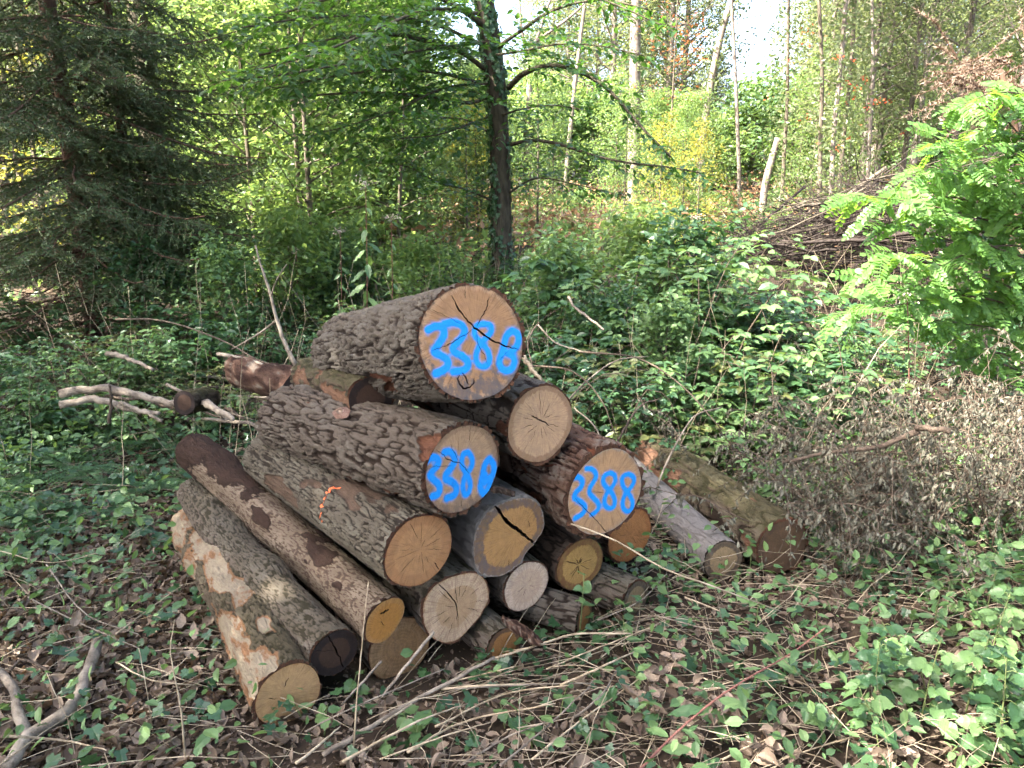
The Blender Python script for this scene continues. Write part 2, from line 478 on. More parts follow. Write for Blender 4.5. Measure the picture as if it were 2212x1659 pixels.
def log(key, label, near, rv, bark, face, e=0.0, far=None, length=1.0, az=0.0, tilt=0.0, taper=0.93, ctrl=None, bt=0.07, ridge=0.011, aniso=4.0, freq=42, hi=False,
        patch=0.0, patch_scale=5, seed=1, bend=(0, 0), pith=(0.05, 0.05), cracks=(), digits=(), knots=0, rest=None, extra_ctrl_far=None, edge=None, lump=0.05, patches=(), patch_out=0.0):
    n0 = -PV
    d = ray(*near)
    if rest is not None:                                  # lies on the ground: slide along the ray until the lowest point touches it
        r, P = 0.1, None
        for _ in range(8):
            P = on_z(near[0], near[1], rest + r)
            r = rv * np.dot(P - CAM, [0, CP, -SP]) / FPX
    else:
        P = on_plane(near[0], near[1], P0 + PV * e, PV)
        r = rv * np.dot(P - CAM, [0, CP, -SP]) / FPX
    if far is not None:                                   # the far end lies on its own pixel's ray, one log length away
        fd = unit(ray(*far))
        oc = CAM - P
        b, c_ = np.dot(fd, oc), np.dot(oc, oc) - length ** 2
        t = -b + math.sqrt(max(b * b - c_, 0.0))
        Q = CAM + fd * t
    else:
        a = YAW + math.radians(az)
        ax = np.array([-math.sin(a) * math.cos(math.radians(tilt)), math.cos(a) * math.cos(math.radians(tilt)), math.sin(math.radians(tilt))])
        Q = P + ax * length
    ax = unit(Q - P)
    e1 = unit(np.cross(ax, [0, 0, 1.0]))
    e2 = np.cross(e1, ax)
    fn = shape_fn(ctrl, seed)
    rs = np.random.default_rng(seed + 100)
    nA, nL = {2: (320, 190), True: (210, 140), False: (120, 84)}[hi]
    th = np.linspace(0, 2 * np.pi, nA, endpoint=False)
    s = np.linspace(0, 1, nL) ** 1.15
    base = fn(th) * r
    Lm = np.linalg.norm(Q - P)
    tt, ss = np.meshgrid(th, s)
    rad = base[None] * (1 + (taper - 1) * ss)
    rad = rad * (1 + lump * (fbm(np.stack([np.cos(tt) * 1.2, np.sin(tt) * 1.2, ss * Lm * 4], -1).reshape(-1, 3), seed + 5, 3).reshape(ss.shape) - 0.5) * 2)
    for _ in range(knots):
        ka, ks, kr = rs.uniform(0, 6.28), rs.uniform(0.1, 0.9), rs.uniform(0.04, 0.07)
        da = (np.mod(tt - ka + np.pi, 2 * np.pi) - np.pi) * r
        rad = rad + 0.02 * np.exp(-(da ** 2 + ((ss - ks) * Lm) ** 2) / (2 * kr ** 2))
    q = np.stack([np.cos(tt) * r * freq, np.sin(tt) * r * freq, ss * Lm * freq / aniso], -1).reshape(-1, 3)
    warp = (fbm(q * 0.5, seed + 9, 2) - 0.5)[:, None] * np.array([1.6, 1.6, 1.2])
    n1 = 1 - np.abs(2 * vn(q + warp, seed) - 1)
    n2 = 1 - np.abs(2 * vn(q * np.array([1.3, 1.3, 2.6]) + warp * 1.5 + 7, seed + 3) - 1)
    h = sstep(0.985, 0.80, n1) * (0.35 + 0.65 * sstep(0.98, 0.84, n2))
    h = np.clip(h * (0.62 + 0.75 * (fbm(q * 1.7, seed + 4, 3) - 0.3)), 0, 1)
    pt = np.zeros_like(h)
    if patch > 0:
        pn = fbm(np.stack([np.cos(tt) * r * patch_scale * 2, np.sin(tt) * r * patch_scale * 2, ss * Lm * patch_scale], -1).reshape(-1, 3), seed + 21, 4, 0.55)
        thr = np.quantile(pn, 1 - patch)
        pt = sstep(thr - 0.03, thr + 0.025, pn)
    for s_c, th_c, hl, hw in patches:
        da = np.abs((np.mod(tt - math.radians(th_c) + np.pi, 2 * np.pi) - np.pi) * r).ravel() / hw
        dl = np.abs((ss - s_c) * Lm).ravel() / hl
        edge_n = (fbm(np.stack([np.cos(tt) * r * 22, np.sin(tt) * r * 22, ss * Lm * 14], -1).reshape(-1, 3), seed + 71, 4, 0.6) - 0.5) * 1.5
        pt = np.maximum(pt, sstep(1.25, 0.75, np.hypot(da, dl) + edge_n))
    disp = ridge * (h - 0.5) * (1 - pt) + ((patch_out * (0.6 + 0.8 * h)) if patch_out else -ridge * 0.7) * pt + 0.003 * (fbm(q * 1.5, seed + 31, 2) - 0.5)
    rad = rad + disp.reshape(ss.shape)
    bv = (e1 * bend[0] + e2 * bend[1])
    cen = P + (Q - P) * s[:, None] + bv * np.sin(np.pi * s)[:, None]
    V = cen[:, None] + rad[..., None] * (np.cos(tt)[..., None] * e1 + np.sin(tt)[..., None] * e2)
    # saw cut at the far end is a little uneven, the near bark lip too
    lip = (vn(np.stack([np.cos(th) * 9, np.sin(th) * 9, 0 * th], -1), seed + 41) - 0.5) * 0.010
    V[0] += ax * (lip + 0.003)[:, None]
    V = V.reshape(-1, 3)
    loc = (P + Q) / 2
    loc[2] -= r
    i = (np.arange(nL - 1)[:, None] * nA)
    j = np.arange(nA)[None]
    k = (j + 1) % nA
    F = [np.stack([i + j, i + k, i + nA + k, i + nA + j], -1).reshape(-1, 4)]
    t = thing('log', label, 'log', loc, group='logs of the stacked woodpile')
    obj('bark', new_mesh('bark', V - loc, F, bark, {'h': h, 'patch': pt, 'ua': (np.cos(tt) * r).ravel(), 'ub': (np.sin(tt) * r).ravel(), 'uz': (ss * Lm).ravel()}), t)
    # end rings of bark
    fr = base * (1 - bt)
    inner = P + fr[:, None] * 0.97 * (np.cos(th)[:, None] * e1 + np.sin(th)[:, None] * e2) + ax * 0.004
    jj = np.arange(nA)
    kk = (jj + 1) % nA
    obj('bark_edge', new_mesh('bark_edge', np.concatenate([V[:nA], inner]) - loc, np.stack([jj, jj + nA, kk + nA, kk], -1), edge or BEDGE, smooth=False), t)
    fv = V[-nA:]
    obj('end_face', new_mesh('end_face', np.concatenate([fv, fv.mean(0)[None] + ax * 0.002]) - loc, np.stack([jj, kk, np.full(nA, nA)], -1), BEDGE), t)
    # the cut face: outline, cracks and painted strokes are triangulated together, cracks are left open and get walls
    fr = fr * (1 + 0.010 * (vn(np.stack([np.cos(th) * 14, np.sin(th) * 14, 0 * th], -1), seed + 51) - 0.5))
    out = np.stack([np.cos(th) * fr, np.sin(th) * fr], -1)[:: (1 if hi else 1)]
    pts = [tuple(p) for p in out]
    edges = [(i_, (i_ + 1) % len(out)) for i_ in range(len(out))]
    def add_loop(poly):
        b0 = len(pts)
        pts.extend(tuple(p) for p in poly)
        edges.extend((b0 + i_, b0 + (i_ + 1) % len(poly)) for i_ in range(len(poly)))
    segs = {}
    def add_segs(kind, p2, w_):
        segs.setdefault(kind, []).append((p2[:-1], p2[1:], w_[:-1], w_[1:]))
    def to2(px):
        w = on_plane(px[0], px[1], P, ax) - P
        return np.array([np.dot(w, e1), np.dot(w, e2)])
    for ci, (poly, w) in enumerate(cracks):
        p2 = np.array([to2(p) if abs(p[0]) > 3 else np.array(p) * r for p in poly])
        p2 = smooth_path(p2, max(6, 4 * len(p2)))
        jit = rs.normal(0, 0.0012, p2.shape)
        jit[0] = jit[-1] = 0
        p2 = p2 + jit
        w_ = w * np.interp(np.linspace(0, 1, len(p2)), [0, 0.12, 0.5, 0.88, 1], [0.25, 0.8, 1, 0.7, 0.15]) * rs.uniform(0.75, 1.25, len(p2))
        for qd in ribbon(p2, w_): add_loop(qd)
        add_segs(('c', ci), p2, w_)
    for di, strokes in enumerate(digits):
        for poly, w in strokes:
            p2 = np.array([to2(p) for p in poly])
            p2 = smooth_path(p2, 5 * len(p2))
            w_ = w * rs.uniform(0.93, 1.07, len(p2))
            for qd in ribbon(p2, w_): add_loop(qd)
            for c0, w0 in ((p2[0], w_[0]), (p2[-1], w_[-1])):     # round ends
                a8 = np.linspace(0, 2 * np.pi, 12, endpoint=False)
                add_loop(np.stack([c0[0] + np.cos(a8) * w0 / 2, c0[1] + np.sin(a8) * w0 / 2], -1))
            add_segs(di, p2, w_)
    st = r / (13 if not hi else 16)
    g = np.arange(-1.5 * r, 1.5 * r, st)
    gx_, gy_ = np.meshgrid(g, g)
    gp = np.stack([gx_.ravel(), gy_.ravel()], -1) + rs.uniform(-0.3, 0.3, (gx_.size, 2)) * st
    ga = np.arctan2(gp[:, 1], gp[:, 0])
    lim = np.interp(np.mod(ga, 2 * np.pi), np.append(th, 2 * np.pi), np.append(fr, fr[0]))
    gp = gp[np.hypot(gp[:, 0], gp[:, 1]) < lim * 0.97]
    pts += [tuple(p) for p in gp]
    vo, eo, fo, _, _, _ = delaunay_2d_cdt([Vector((float(p[0]), float(p[1]))) for p in pts], edges, [], 0, 1e-6)
    v2 = np.array([[v.x, v.y] for v in vo])
    tri = np.array([list(f_)[:3] for f_ in fo])
    cen2 = v2[tri].mean(1)
    ca = np.mod(np.arctan2(cen2[:, 1], cen2[:, 0]), 2 * np.pi)
    inside = np.hypot(cen2[:, 0], cen2[:, 1]) < np.interp(ca, np.append(th, 2 * np.pi), np.append(fr, fr[0])) * 1.001
    kind = np.where(inside, -1, -9)                        # -1 wood, -2 crack, 0.. painted digit, -9 outside
    for k_ in sorted(segs, key=lambda z: isinstance(z, tuple)):
        for a_, b_, wa, wb in segs[k_]:
            ab = b_ - a_
            u_ = np.clip(((cen2[:, None] - a_[None]) * ab).sum(-1) / np.maximum((ab ** 2).sum(-1), 1e-12), 0, 1)
            dd = np.linalg.norm(cen2[:, None] - a_[None] - u_[..., None] * ab, axis=-1)
            hit = (dd <= (wa + (wb - wa) * u_) * 0.5 + 1e-5).any(1) & inside
            kind[hit] = -2 if isinstance(k_, tuple) else k_
    pc = np.array(pith) * r
    dv = v2 - pc
    ang = np.arctan2(dv[:, 1], dv[:, 0])
    ob = np.stack([np.cos(th) * fr, np.sin(th) * fr], -1) - pc
    oa, orr = np.arctan2(ob[:, 1], ob[:, 0]), np.hypot(ob[:, 0], ob[:, 1])
    o_ = np.argsort(oa)
    bd = np.interp(ang, np.concatenate([oa[o_] - 2 * np.pi, oa[o_], oa[o_] + 2 * np.pi]), np.tile(orr[o_], 3))
    radv = np.clip(np.hypot(dv[:, 0], dv[:, 1]) / bd, 0, 1)
    zoff = -0.0022 * (fbm(np.stack([v2[:, 0] * 18, v2[:, 1] * 18, 0 * ang], -1), seed + 61, 3) - 0.5) - 0.001
    V3 = P + v2[:, :1] * e1 + v2[:, 1:] * e2 + ax * zoff[:, None]
    spray = np.zeros(len(v2))
    for k_ in segs:
        if isinstance(k_, tuple): continue
        for a_, b_, wa, wb in segs[k_]:
            ab = b_ - a_
            u_ = np.clip(((v2[:, None] - a_[None]) * ab).sum(-1) / np.maximum((ab ** 2).sum(-1), 1e-12), 0, 1)
            dd = (np.linalg.norm(v2[:, None] - a_[None] - u_[..., None] * ab, axis=-1) - (wa + (wb - wa) * u_) * 0.5).min(1)
            spray = np.maximum(spray, np.exp(-(np.clip(dd, 0, None) / 0.006) ** 2))
    A = {'spray': spray, 'rad': radv, 'ang': ang, 'fx': v2[:, 0], 'fy': v2[:, 1] / r}
    def part(name, sel, mat, parent, off=0.0):
        tr = tri[sel]
        used, inv = np.unique(tr, return_inverse=True)
        return obj(name, new_mesh(name, V3[used] - ax * off - loc, inv.reshape(-1, 3), mat, {k_: v_[used] for k_, v_ in A.items()}, smooth=True), parent)
    cf = part('cut_face', kind == -1, face, t)
    for di in range(len(digits)):
        if (kind == di).any(): part('painted_digit', kind == di, PAINT, cf, 0.0006)
    iscr = kind == -2
    if iscr.any():
        ed = {}
        for a_, f_ in enumerate(tri):
            for u_, v_ in ((f_[0], f_[1]), (f_[1], f_[2]), (f_[2], f_[0])):
                ed.setdefault((min(u_, v_), max(u_, v_)), []).append(a_)
        own = np.full(len(tri), -1)
        for k_ in segs:
            if isinstance(k_, tuple):
                for a_, b_, wa, wb in segs[k_]:
                    ab = b_ - a_
                    u_ = np.clip(((cen2[:, None] - a_[None]) * ab).sum(-1) / np.maximum((ab ** 2).sum(-1), 1e-12), 0, 1)
                    dd = np.linalg.norm(cen2[:, None] - a_[None] - u_[..., None] * ab, axis=-1)
                    own[(dd <= (wa + (wb - wa) * u_) * 0.5 + 1e-5).any(1) & iscr & (own < 0)] = k_[1]
        walls = {}
        for (u_, v_), fs in ed.items():
            if len(fs) == 2 and iscr[fs[0]] != iscr[fs[1]]:
                wv, wf = walls.setdefault(int(own[fs[0] if iscr[fs[0]] else fs[1]]), ([], []))
                b0 = len(wv)
                wv += [V3[u_], V3[v_], V3[v_] + ax * 0.045, V3[u_] + ax * 0.045]
                wf.append([b0, b0 + 1, b0 + 2, b0 + 3])
        for wv, wf in walls.values():
            if len(wf) > 3: obj('crack', new_mesh('crack', np.array(wv) - loc, np.array(wf), CRACK, smooth=False), cf)
    LOGS[key] = dict(P=P, Q=Q, r=r, ax=ax, e1=e1, e2=e2, loc=loc, th=th, base=base, V=V.reshape(nL, nA, 3), t=t)
    print('LOG %s r=%.3f P=(%.2f %.2f %.2f) Q=(%.2f %.2f %.2f) low=%.3f lowfar=%.3f L=%.2f' % (key, r, *P, *Q, P[2] - r, Q[2] - r * taper, Lm))
    return t
def zmap(x0, y0, k):
    return lambda p: ((x0 + p[0] / k) * 0.54861, (y0 + p[1] / k) * 0.54861)
ZA, ZB, ZH, ZE, ZI = zmap(1600, 1080, 2.766), zmap(1640, 1640, 3.95), zmap(2160, 1720, 3.771), zmap(1760, 1880, 2.183), zmap(1200, 2200, 1.5875)
def dg(Z, w, *polys): return [([Z(p) for p in poly], w * 1.22) for poly in polys]
def checks(n, seed, r0=0.25, r1=0.85, w=0.0016, c=(0.05, 0.05)):
    rs = np.random.default_rng(seed)
    o = []
    for k in range(n):
        a = (k + rs.uniform(-0.35, 0.35)) / n * 6.283
        l0 = rs.uniform(0.02, r0); l1 = rs.uniform(l0 + 0.2, r1)
        b = a + rs.uniform(-0.08, 0.08)
        o.append(([(c[0] + math.cos(a) * l0, c[1] + math.sin(a) * l0), (c[0] + math.cos(b) * l1, c[1] + math.sin(b) * l1)], w * rs.uniform(0.6, 1.3)))
    return o
A_DIG = [dg(ZA, .0160, [(235, 605), (330, 565), (400, 590), (405, 665), (350, 760), (300, 848), (375, 885), (450, 945), (435, 1020), (320, 1080)]),
         dg(ZA, .0160, [(415, 545), (490, 525), (590, 550), (632, 610), (600, 690), (505, 800), (520, 845), (610, 895), (672, 965), (640, 1035), (505, 1062)]),
         dg(ZA, .0125, [(830, 540), (910, 555), (925, 615), (870, 690), (815, 745), (775, 820), (755, 900), (775, 975), (825, 1005), (880, 985), (905, 915), (875, 820), (815, 745), (755, 685), (738, 620), (770, 560), (830, 540)]),
         dg(ZA, .0150, [(1150, 615), (1205, 645), (1220, 725), (1190, 800), (1130, 850)], [(1140, 620), (1090, 670), (1065, 760), (1040, 860), (1010, 950), (1030, 1020), (1090, 1050), (1150, 1020), (1175, 950), (1150, 890), (1080, 850)])]
B_DIG = [dg(ZB, .0160, [(155, 690), (200, 648), (290, 640), (342, 690), (320, 760), (245, 850), (208, 910), (262, 980), (335, 1050), (358, 1130), (325, 1210), (240, 1238)]),
         dg(ZB, .0165, [(430, 560), (500, 545), (570, 600), (588, 690), (540, 790), (462, 890), (445, 960), (520, 1000), (600, 1070), (615, 1150), (580, 1220), (465, 1270)]),
         dg(ZB, .0135, [(790, 555), (722, 590), (700, 680), (705, 770), (762, 870), (815, 980), (830, 1100), (800, 1190), (752, 1212), (722, 1140), (722, 1040), (762, 900), (830, 820), (862, 730), (850, 630), (800, 560)]),
         dg(ZB, .0160, [(1128, 655), (1062, 740), (1030, 870), (1005, 1000), (990, 1110), (1035, 1200)], [(1130, 655), (1192, 745), (1195, 850), (1155, 960), (1125, 1060), (1095, 1150), (1040, 1200)], [(1060, 900), (1050, 1030)], [(1120, 950), (1070, 1010)])]
H_DIG = [dg(ZH, .0135, [(305, 630), (380, 592), (460, 610), (500, 670), (480, 740), (400, 830), (380, 900), (450, 950), (520, 1010), (540, 1070), (500, 1140), (392, 1208)]),
         dg(ZH, .0118, [(560, 470), (630, 475), (690, 530), (700, 600), (650, 690), (605, 770), (610, 840), (670, 910), (730, 980), (740, 1050), (700, 1110), (640, 1150)]),
         dg(ZH, .0118, [(910, 530), (975, 570), (985, 650), (940, 740), (890, 790), (850, 860), (825, 950), (850, 1030), (905, 1060), (965, 1030), (980, 950), (950, 860), (900, 790), (840, 730), (805, 650), (830, 570), (910, 530)]),
         dg(ZH, .0118, [(1180, 550), (1250, 590), (1265, 660), (1220, 750), (1160, 810), (1120, 880), (1095, 970), (1110, 1060), (1170, 1105), (1225, 1070), (1245, 980), (1220, 900), (1170, 820), (1110, 740), (1085, 650), (1110, 580), (1180, 550)])]
def cr(Z, w, *pts): return ([Z(p) for p in pts], w)
F_A = face_mat('cut_wood_top', (0.40, 0.245, 0.115), (0.46, 0.31, 0.165), (0.10, 0.07, 0.055), 0.90, stain=(0.085, 0.078, 0.085), stain_lo=0.12, stain_amt=0.85, ring_amt=0.08, saw=0.12)
F_B = face_mat('cut_wood_second', (0.46, 0.31, 0.165), (0.30, 0.20, 0.11), (0.11, 0.06, 0.035), 0.86, stain_lo=0.10, stain_amt=0.45, ring_amt=0.10)
F_C = face_mat('cut_wood_plain', (0.54, 0.37, 0.20), (0.30, 0.19, 0.10), (0.20, 0.11, 0.06), 0.86, stain_amt=0.10, ring_amt=0.08)
F_H = face_mat('cut_wood_right', (0.50, 0.32, 0.155), (0.47, 0.31, 0.16), (0.26, 0.22, 0.19), 0.91, stain=(0.20, 0.17, 0.155), stain_amt=0.15, ring_amt=0.05, saw=0.16, saw_dir=(0.5, 0.85))
F_D = face_mat('cut_wood_orange', (0.50, 0.28, 0.115), (0.42, 0.22, 0.09), (0.24, 0.085, 0.035), 0.72, stain_amt=0.06, rings=18, ring_amt=0.28, saw=0.14, saw_dir=(0.45, 0.9))
F_E = face_mat('cut_wood_split', (0.46, 0.27, 0.095), (0.12, 0.105, 0.10), (0.24, 0.22, 0.21), 0.76, stain=(0.10, 0.075, 0.055), stain_amt=0.55, ring_amt=0.15, saw=0.2, saw_dir=(0.2, 0.95))
F_F = face_mat('cut_wood_dark_rim', (0.42, 0.27, 0.085), (0.15, 0.07, 0.028), (0.07, 0.03, 0.015), 0.76, stain=(0.14, 0.085, 0.03), stain_amt=0.5, ring_amt=0.12)
F_G = face_mat('cut_wood_red', (0.44, 0.205, 0.07), (0.40, 0.17, 0.055), (0.18, 0.05, 0.02), 0.8, stain_amt=0.05, ring_amt=0.1, saw=0.22, saw_dir=(0.98, 0.1))
F_I = face_mat('cut_wood_pale', (0.45, 0.315, 0.165), (0.56, 0.43, 0.27), (0.30, 0.16, 0.08), 0.62, stain=(0.28, 0.18, 0.11), stain_amt=0.25, rings=16, ring_amt=0.4, saw=0.08)
F_J = face_mat('cut_wood_whitish', (0.52, 0.40, 0.26), (0.58, 0.47, 0.33), (0.12, 0.10, 0.09), 0.7, stain=(0.44, 0.31, 0.19), stain_amt=0.4, ring_amt=0.08)
F_K = face_mat('cut_wood_amber', (0.36, 0.185, 0.06), (0.055, 0.045, 0.035), (0.035, 0.03, 0.025), 0.74, stain_amt=0.1, ring_amt=0.2, saw=0.2)
F_L = face_mat('cut_wood_ringed', (0.33, 0.205, 0.09), (0.37, 0.245, 0.12), (0.22, 0.11, 0.05), 0.6, stain=(0.17, 0.10, 0.045), stain_amt=0.35, rings=9, ring_amt=0.5)
F_M = face_mat('cut_wood_bright_orange', (0.52, 0.255, 0.06), (0.50, 0.27, 0.085), (0.34, 0.20, 0.10), 0.8, stain=(0.24, 0.12, 0.05), stain_amt=0.25, ring_amt=0.08)
F_N = face_mat('cut_wood_blackened', (0.062, 0.037, 0.022), (0.016, 0.013, 0.013), (0.014, 0.012, 0.012), 0.66, stain=(0.02, 0.017, 0.016), stain_amt=0.6, ring_amt=0.2)
F_O = face_mat('cut_wood_left', (0.48, 0.32, 0.14), (0.46, 0.30, 0.13), (0.34, 0.16, 0.07), 0.85, stain=(0.25, 0.15, 0.07), stain_amt=0.3, ring_amt=0.12)
F_R = face_mat('cut_wood_grey_rim', (0.30, 0.235, 0.125), (0.060, 0.048, 0.036), (0.045, 0.038, 0.030), 0.72, stain=(0.10, 0.095, 0.09), stain_amt=0.75, ring_amt=0.1)
F_S = face_mat('cut_wood_rotten', (0.13, 0.088, 0.048), (0.10, 0.068, 0.043), (0.07, 0.045, 0.03), 0.75, stain=(0.10, 0.06, 0.03), stain_amt=0.6, ring_amt=0.3, rings=10)
GREY_EDGE = BARE
log('A', 'thickest log on top of the pile, numbered 3388 in blue', (1022, 743), 129, OAK, F_A, 0.0, far=(764, 768), taper=0.94, bt=0.035, hi=2, ridge=0.020, seed=3, patch=0.03, freq=58, aniso=4.2,
    pith=(0.08, 0.24), digits=A_DIG, ctrl=[(0, 1), (60, 1.0), (120, 1.03), (180, 1.02), (240, 1), (300, 1.0)],
    cracks=[cr(ZA, .0058, (490, 230), (540, 320), (620, 450), (740, 580), (830, 650), (950, 730), (1080, 780), (1225, 818)), cr(ZA, .0034, (900, 240), (870, 370), (800, 500), (762, 580)),
            cr(ZA, .0026, (725, 595), (600, 680), (450, 770), (265, 830)), cr(ZA, .0018, (765, 620), (780, 760), (850, 900), (890, 1010)), cr(ZA, .0042, (600, 1068), (650, 1130), (672, 1205)),
            cr(ZA, .0055, (572, 1092), (562, 1160), (612, 1228), (680, 1235), (730, 1190), (738, 1125)), cr(ZA, .0014, (270, 380), (480, 480), (640, 580)), cr(ZA, .0014, (640, 130), (640, 260)), cr(ZA, .0012, (990, 950), (1120, 820))])
log('B', 'thick log numbered 3388 in blue, directly under the top log at left', (1000, 1012), 100, OAK2, F_B, -0.03, far=(630, 905), taper=0.93, bt=0.06, hi=2, ridge=0.017, seed=8, patch=0.07, freq=58, aniso=4.2,
    ctrl=[(0, 1.1), (90, 1.0), (180, 1.13), (270, 1.0)], pith=(-0.1, 0.15), digits=B_DIG, knots=1, cracks=[cr(ZB, .0030, (300, 510), (430, 620), (560, 705), (640, 712), (720, 760), (820, 900)), cr(ZB, .002, (520, 430), (590, 570), (650, 690)), cr(ZB, .0016, (200, 780), (380, 775), (560, 765)),
            cr(ZB, .0014, (690, 1290), (705, 1430)), cr(ZB, .0013, (640, 300), (650, 560)), cr(ZB, .0013, (830, 150), (810, 400))])
log('C', 'unmarked round log with tan cut face, under the top log at right', (1167, 916), 88, OAK, F_C, 0.04, az=2, tilt=-2, bt=0.05, hi=True, ridge=0.011, seed=12, patch=0.1,
    pith=(0.02, 0.08), cracks=[([(-0.28, 0.26), (-0.1, 0.16), (0.1, 0.04), (0.28, -0.1)], .0045)] + checks(15, 5, 0.3, 0.8, .0015, (0.02, 0.08)), extra_ctrl_far=None)
log('H', 'log with jagged red bark rim, numbered 3388 in thinner blue strokes', (1309, 1064), 106, OAK3, F_H, -0.05, az=1, bt=0.08, hi=True, ridge=0.020, seed=17, patch=0.07, freq=40,
    pith=(-0.05, 0.05), digits=H_DIG, cracks=[cr(ZH, .0024, (385, 905), (520, 1050), (700, 1230), (925, 1490)), cr(ZH, .0015, (620, 815), (830, 828)), ([(-0.5, 0.3), (-0.3, 0.45)], .0012)])
log('D', 'log with orange cut face and an orange paint stroke on its bark', (906, 1190), 83, ASH, F_D, -0.03, far=(578, 988), length=1.05, taper=0.80, bt=0.045, hi=2, ridge=0.010, seed=21, freq=95, aniso=4.5, patch=0.10, patch_scale=3,
    ctrl=[(0, 1.12), (90, 1.0), (180, 1.08), (270, 1.0)], pith=(-0.08, 0.1), cracks=checks(13, 9, 0.4, 0.9, .0013) + [([(0.45, -0.5), (0.62, -0.78)], .003)])
log('E', 'split log with grey rim and a wide crack across its amber face', ZE((532, 510)), 86, BARE, F_E, 0.03, az=3, bt=0.03, ridge=0.005, seed=25, aniso=8, freq=34, edge=GREY_EDGE,
    ctrl=[(0, 1.08), (-22, .93), (-45, .83), (-75, .95), (-105, 1.06), (-140, 1.16), (180, 1.08), (135, 1.08), (90, 1), (45, 1.13)], pith=(0.2, 0.0),
    cracks=[cr(ZE, .0125, (390, 225), (450, 280), (480, 340), (540, 400), (610, 450), (680, 510), (740, 560), (782, 592)), ([(0.0, -0.62), (0.0, -0.82)], .0025), ([(0.6, 0.3), (0.62, 0.1)], .002)])
log('F', 'log with dark brown rim and star of cracks, under the jagged bark log', ZE((1145, 745)), 60, DARK, F_F, 0.06, az=2, bt=0.03, ridge=0.008, seed=31, cracks=checks(9, 13, 0.05, 0.7, .0028, (-0.05, 0.0)), pith=(-0.05, 0.0), ctrl=[(0, 1.05), (90, 0.98), (180, 1.05), (270, 1.0)])
log('G', 'log with reddish saw-marked face, half hidden behind the jagged bark log', (1360, 1157), 62, OAK3, F_G, 0.16, az=2, bt=0.03, ridge=0.007, seed=34, cracks=checks(4, 3, 0.4, 0.7, .0012))
log('I', 'pale log with egg-shaped ringed face, below the log with orange cut face', ZI((952, 300)), 82, SCALY, F_I, 0.02, az=2, bt=0.04, ridge=0.008, seed=37, pith=(0.02, 0.02),
    ctrl=[(0, 1.03), (-28, .90), (-58, .84), (-105, 1.04), (-138, 1.02), (180, 1.03), (152, 1.08), (90, .95), (45, 1.06)],
    cracks=[cr(ZI, .0042, (830, 150), (890, 210), (940, 270), (952, 330), (952, 405))] + checks(14, 19, 0.6, 0.85, .0017, (0.0, 0.0)))
log('J', 'small log with whitish cut face, below the split log', ZE((680, 935)), 58, SCALY, F_J, 0.05, az=2, bt=0.04, ridge=0.006, seed=41, ctrl=[(0, 1.05), (45, 1.02), (90, 1), (135, 0.98), (180, 1.0), (225, 1.04), (270, 1.0), (315, 0.97)],
    cracks=checks(4, 29, 0.2, 0.5, .0013))
log('K', 'small amber log with black rim, at the bottom of the pile on the ground', ZE((492, 1450)), 46, SCALY, F_K, rest=-0.06, az=6, bt=0.03, ridge=0.006, seed=45)
log('L', 'tan ringed log on the ground, half hidden behind neighbouring cut ends', ZI((590, 560)), 74, SCALY, F_L, 0.09, az=4, bt=0.03, ridge=0.006, seed=49)
log('M', 'long stripped brown log with small bright orange end, leaning on the left', ZI((492, 392)), 53, STRIP, F_M, 0.0, far=(416, 976), length=1.32, taper=0.92, bt=0.05, hi=True, ridge=0.003, freq=95, aniso=2.0, seed=53, patch=0.05, patch_scale=5, patches=[(.83, 75, .26, .075), (.99, 100, .12, .2)], patch_out=0.006, bend=(0.045, -0.06), knots=4, lump=0.10,
    ctrl=[(0, 1.1), (45, 1.15), (90, 1.05), (135, 1.0), (180, 0.95), (225, 1.0), (270, 1.1), (315, 1.0)], pith=(0.1, -0.2), cracks=[([(-0.2, 0.5), (0.25, 0.48)], .008), ([(-0.15, 0.1), (0.05, -0.25)], .002)])
log('N', 'log with blackened rotten end and scaly bark, beside the leftmost log', ZI((188, 588)), 57, SCALY, F_N, 0.02, far=(420, 1062), length=1.25, taper=0.85, bt=0.04, hi=True, ridge=0.007, freq=80, aniso=2.0, seed=57, knots=3, lump=0.10, bend=(-0.03, 0.0),
    cracks=[cr(ZI, .0045, (130, 460), (180, 540), (220, 620), (245, 705)), cr(ZI, .0015, (30, 580), (190, 572))], pith=(0, 0))
log('O', 'leftmost log on the ground with peeling pale and mossy bark', (622, 1500), 76, PEEL, F_O, far=(402, 1128), length=1.25, taper=0.72, bt=0.05, hi=True, ridge=0.010, freq=75, aniso=1.9, seed=61, patch=0.06, patch_scale=5, patches=[(.98, 110, .24, .30), (.64, 98, .20, .075), (.48, 112, .14, .05), (.34, 95, .08, .04), (.16, 165, .22, .055), (.04, 120, .06, .05)], bend=(0.0, 0.035), rest=-0.03, knots=4, lump=0.12,
    cracks=[([(-0.1, 0.3), (0.05, 0.55)], .0025), ([(-0.3, 0.0), (-0.6, 0.1)], .002)], pith=(-0.05, 0.1))
log('R', 'grey bare log with dark rimmed end, lying right of the pile', (1562, 1212), 46, BARE, F_R, az=-16, length=1.0, taper=0.97, bt=0.03, ridge=0.0012, seed=65, rest=0.0, cracks=checks(6, 43, 0.2, 0.7, .002), edge=DARK)
log('S', 'mossy rotten log half covered by withered leaves, farthest to the right', (1690, 1180), 67, MOSSY, F_S, az=-12, length=1.05, taper=0.95, bt=0.09, ridge=0.014, freq=24, seed=69, rest=0.01, patch=0.12, patch_scale=3)
log('T', 'brown log low at the right of the pile, partly sunk into the herbs', (1372, 1296), 46, SCALY, F_R, az=14, bt=0.05, ridge=0.006, seed=73, rest=-0.05)
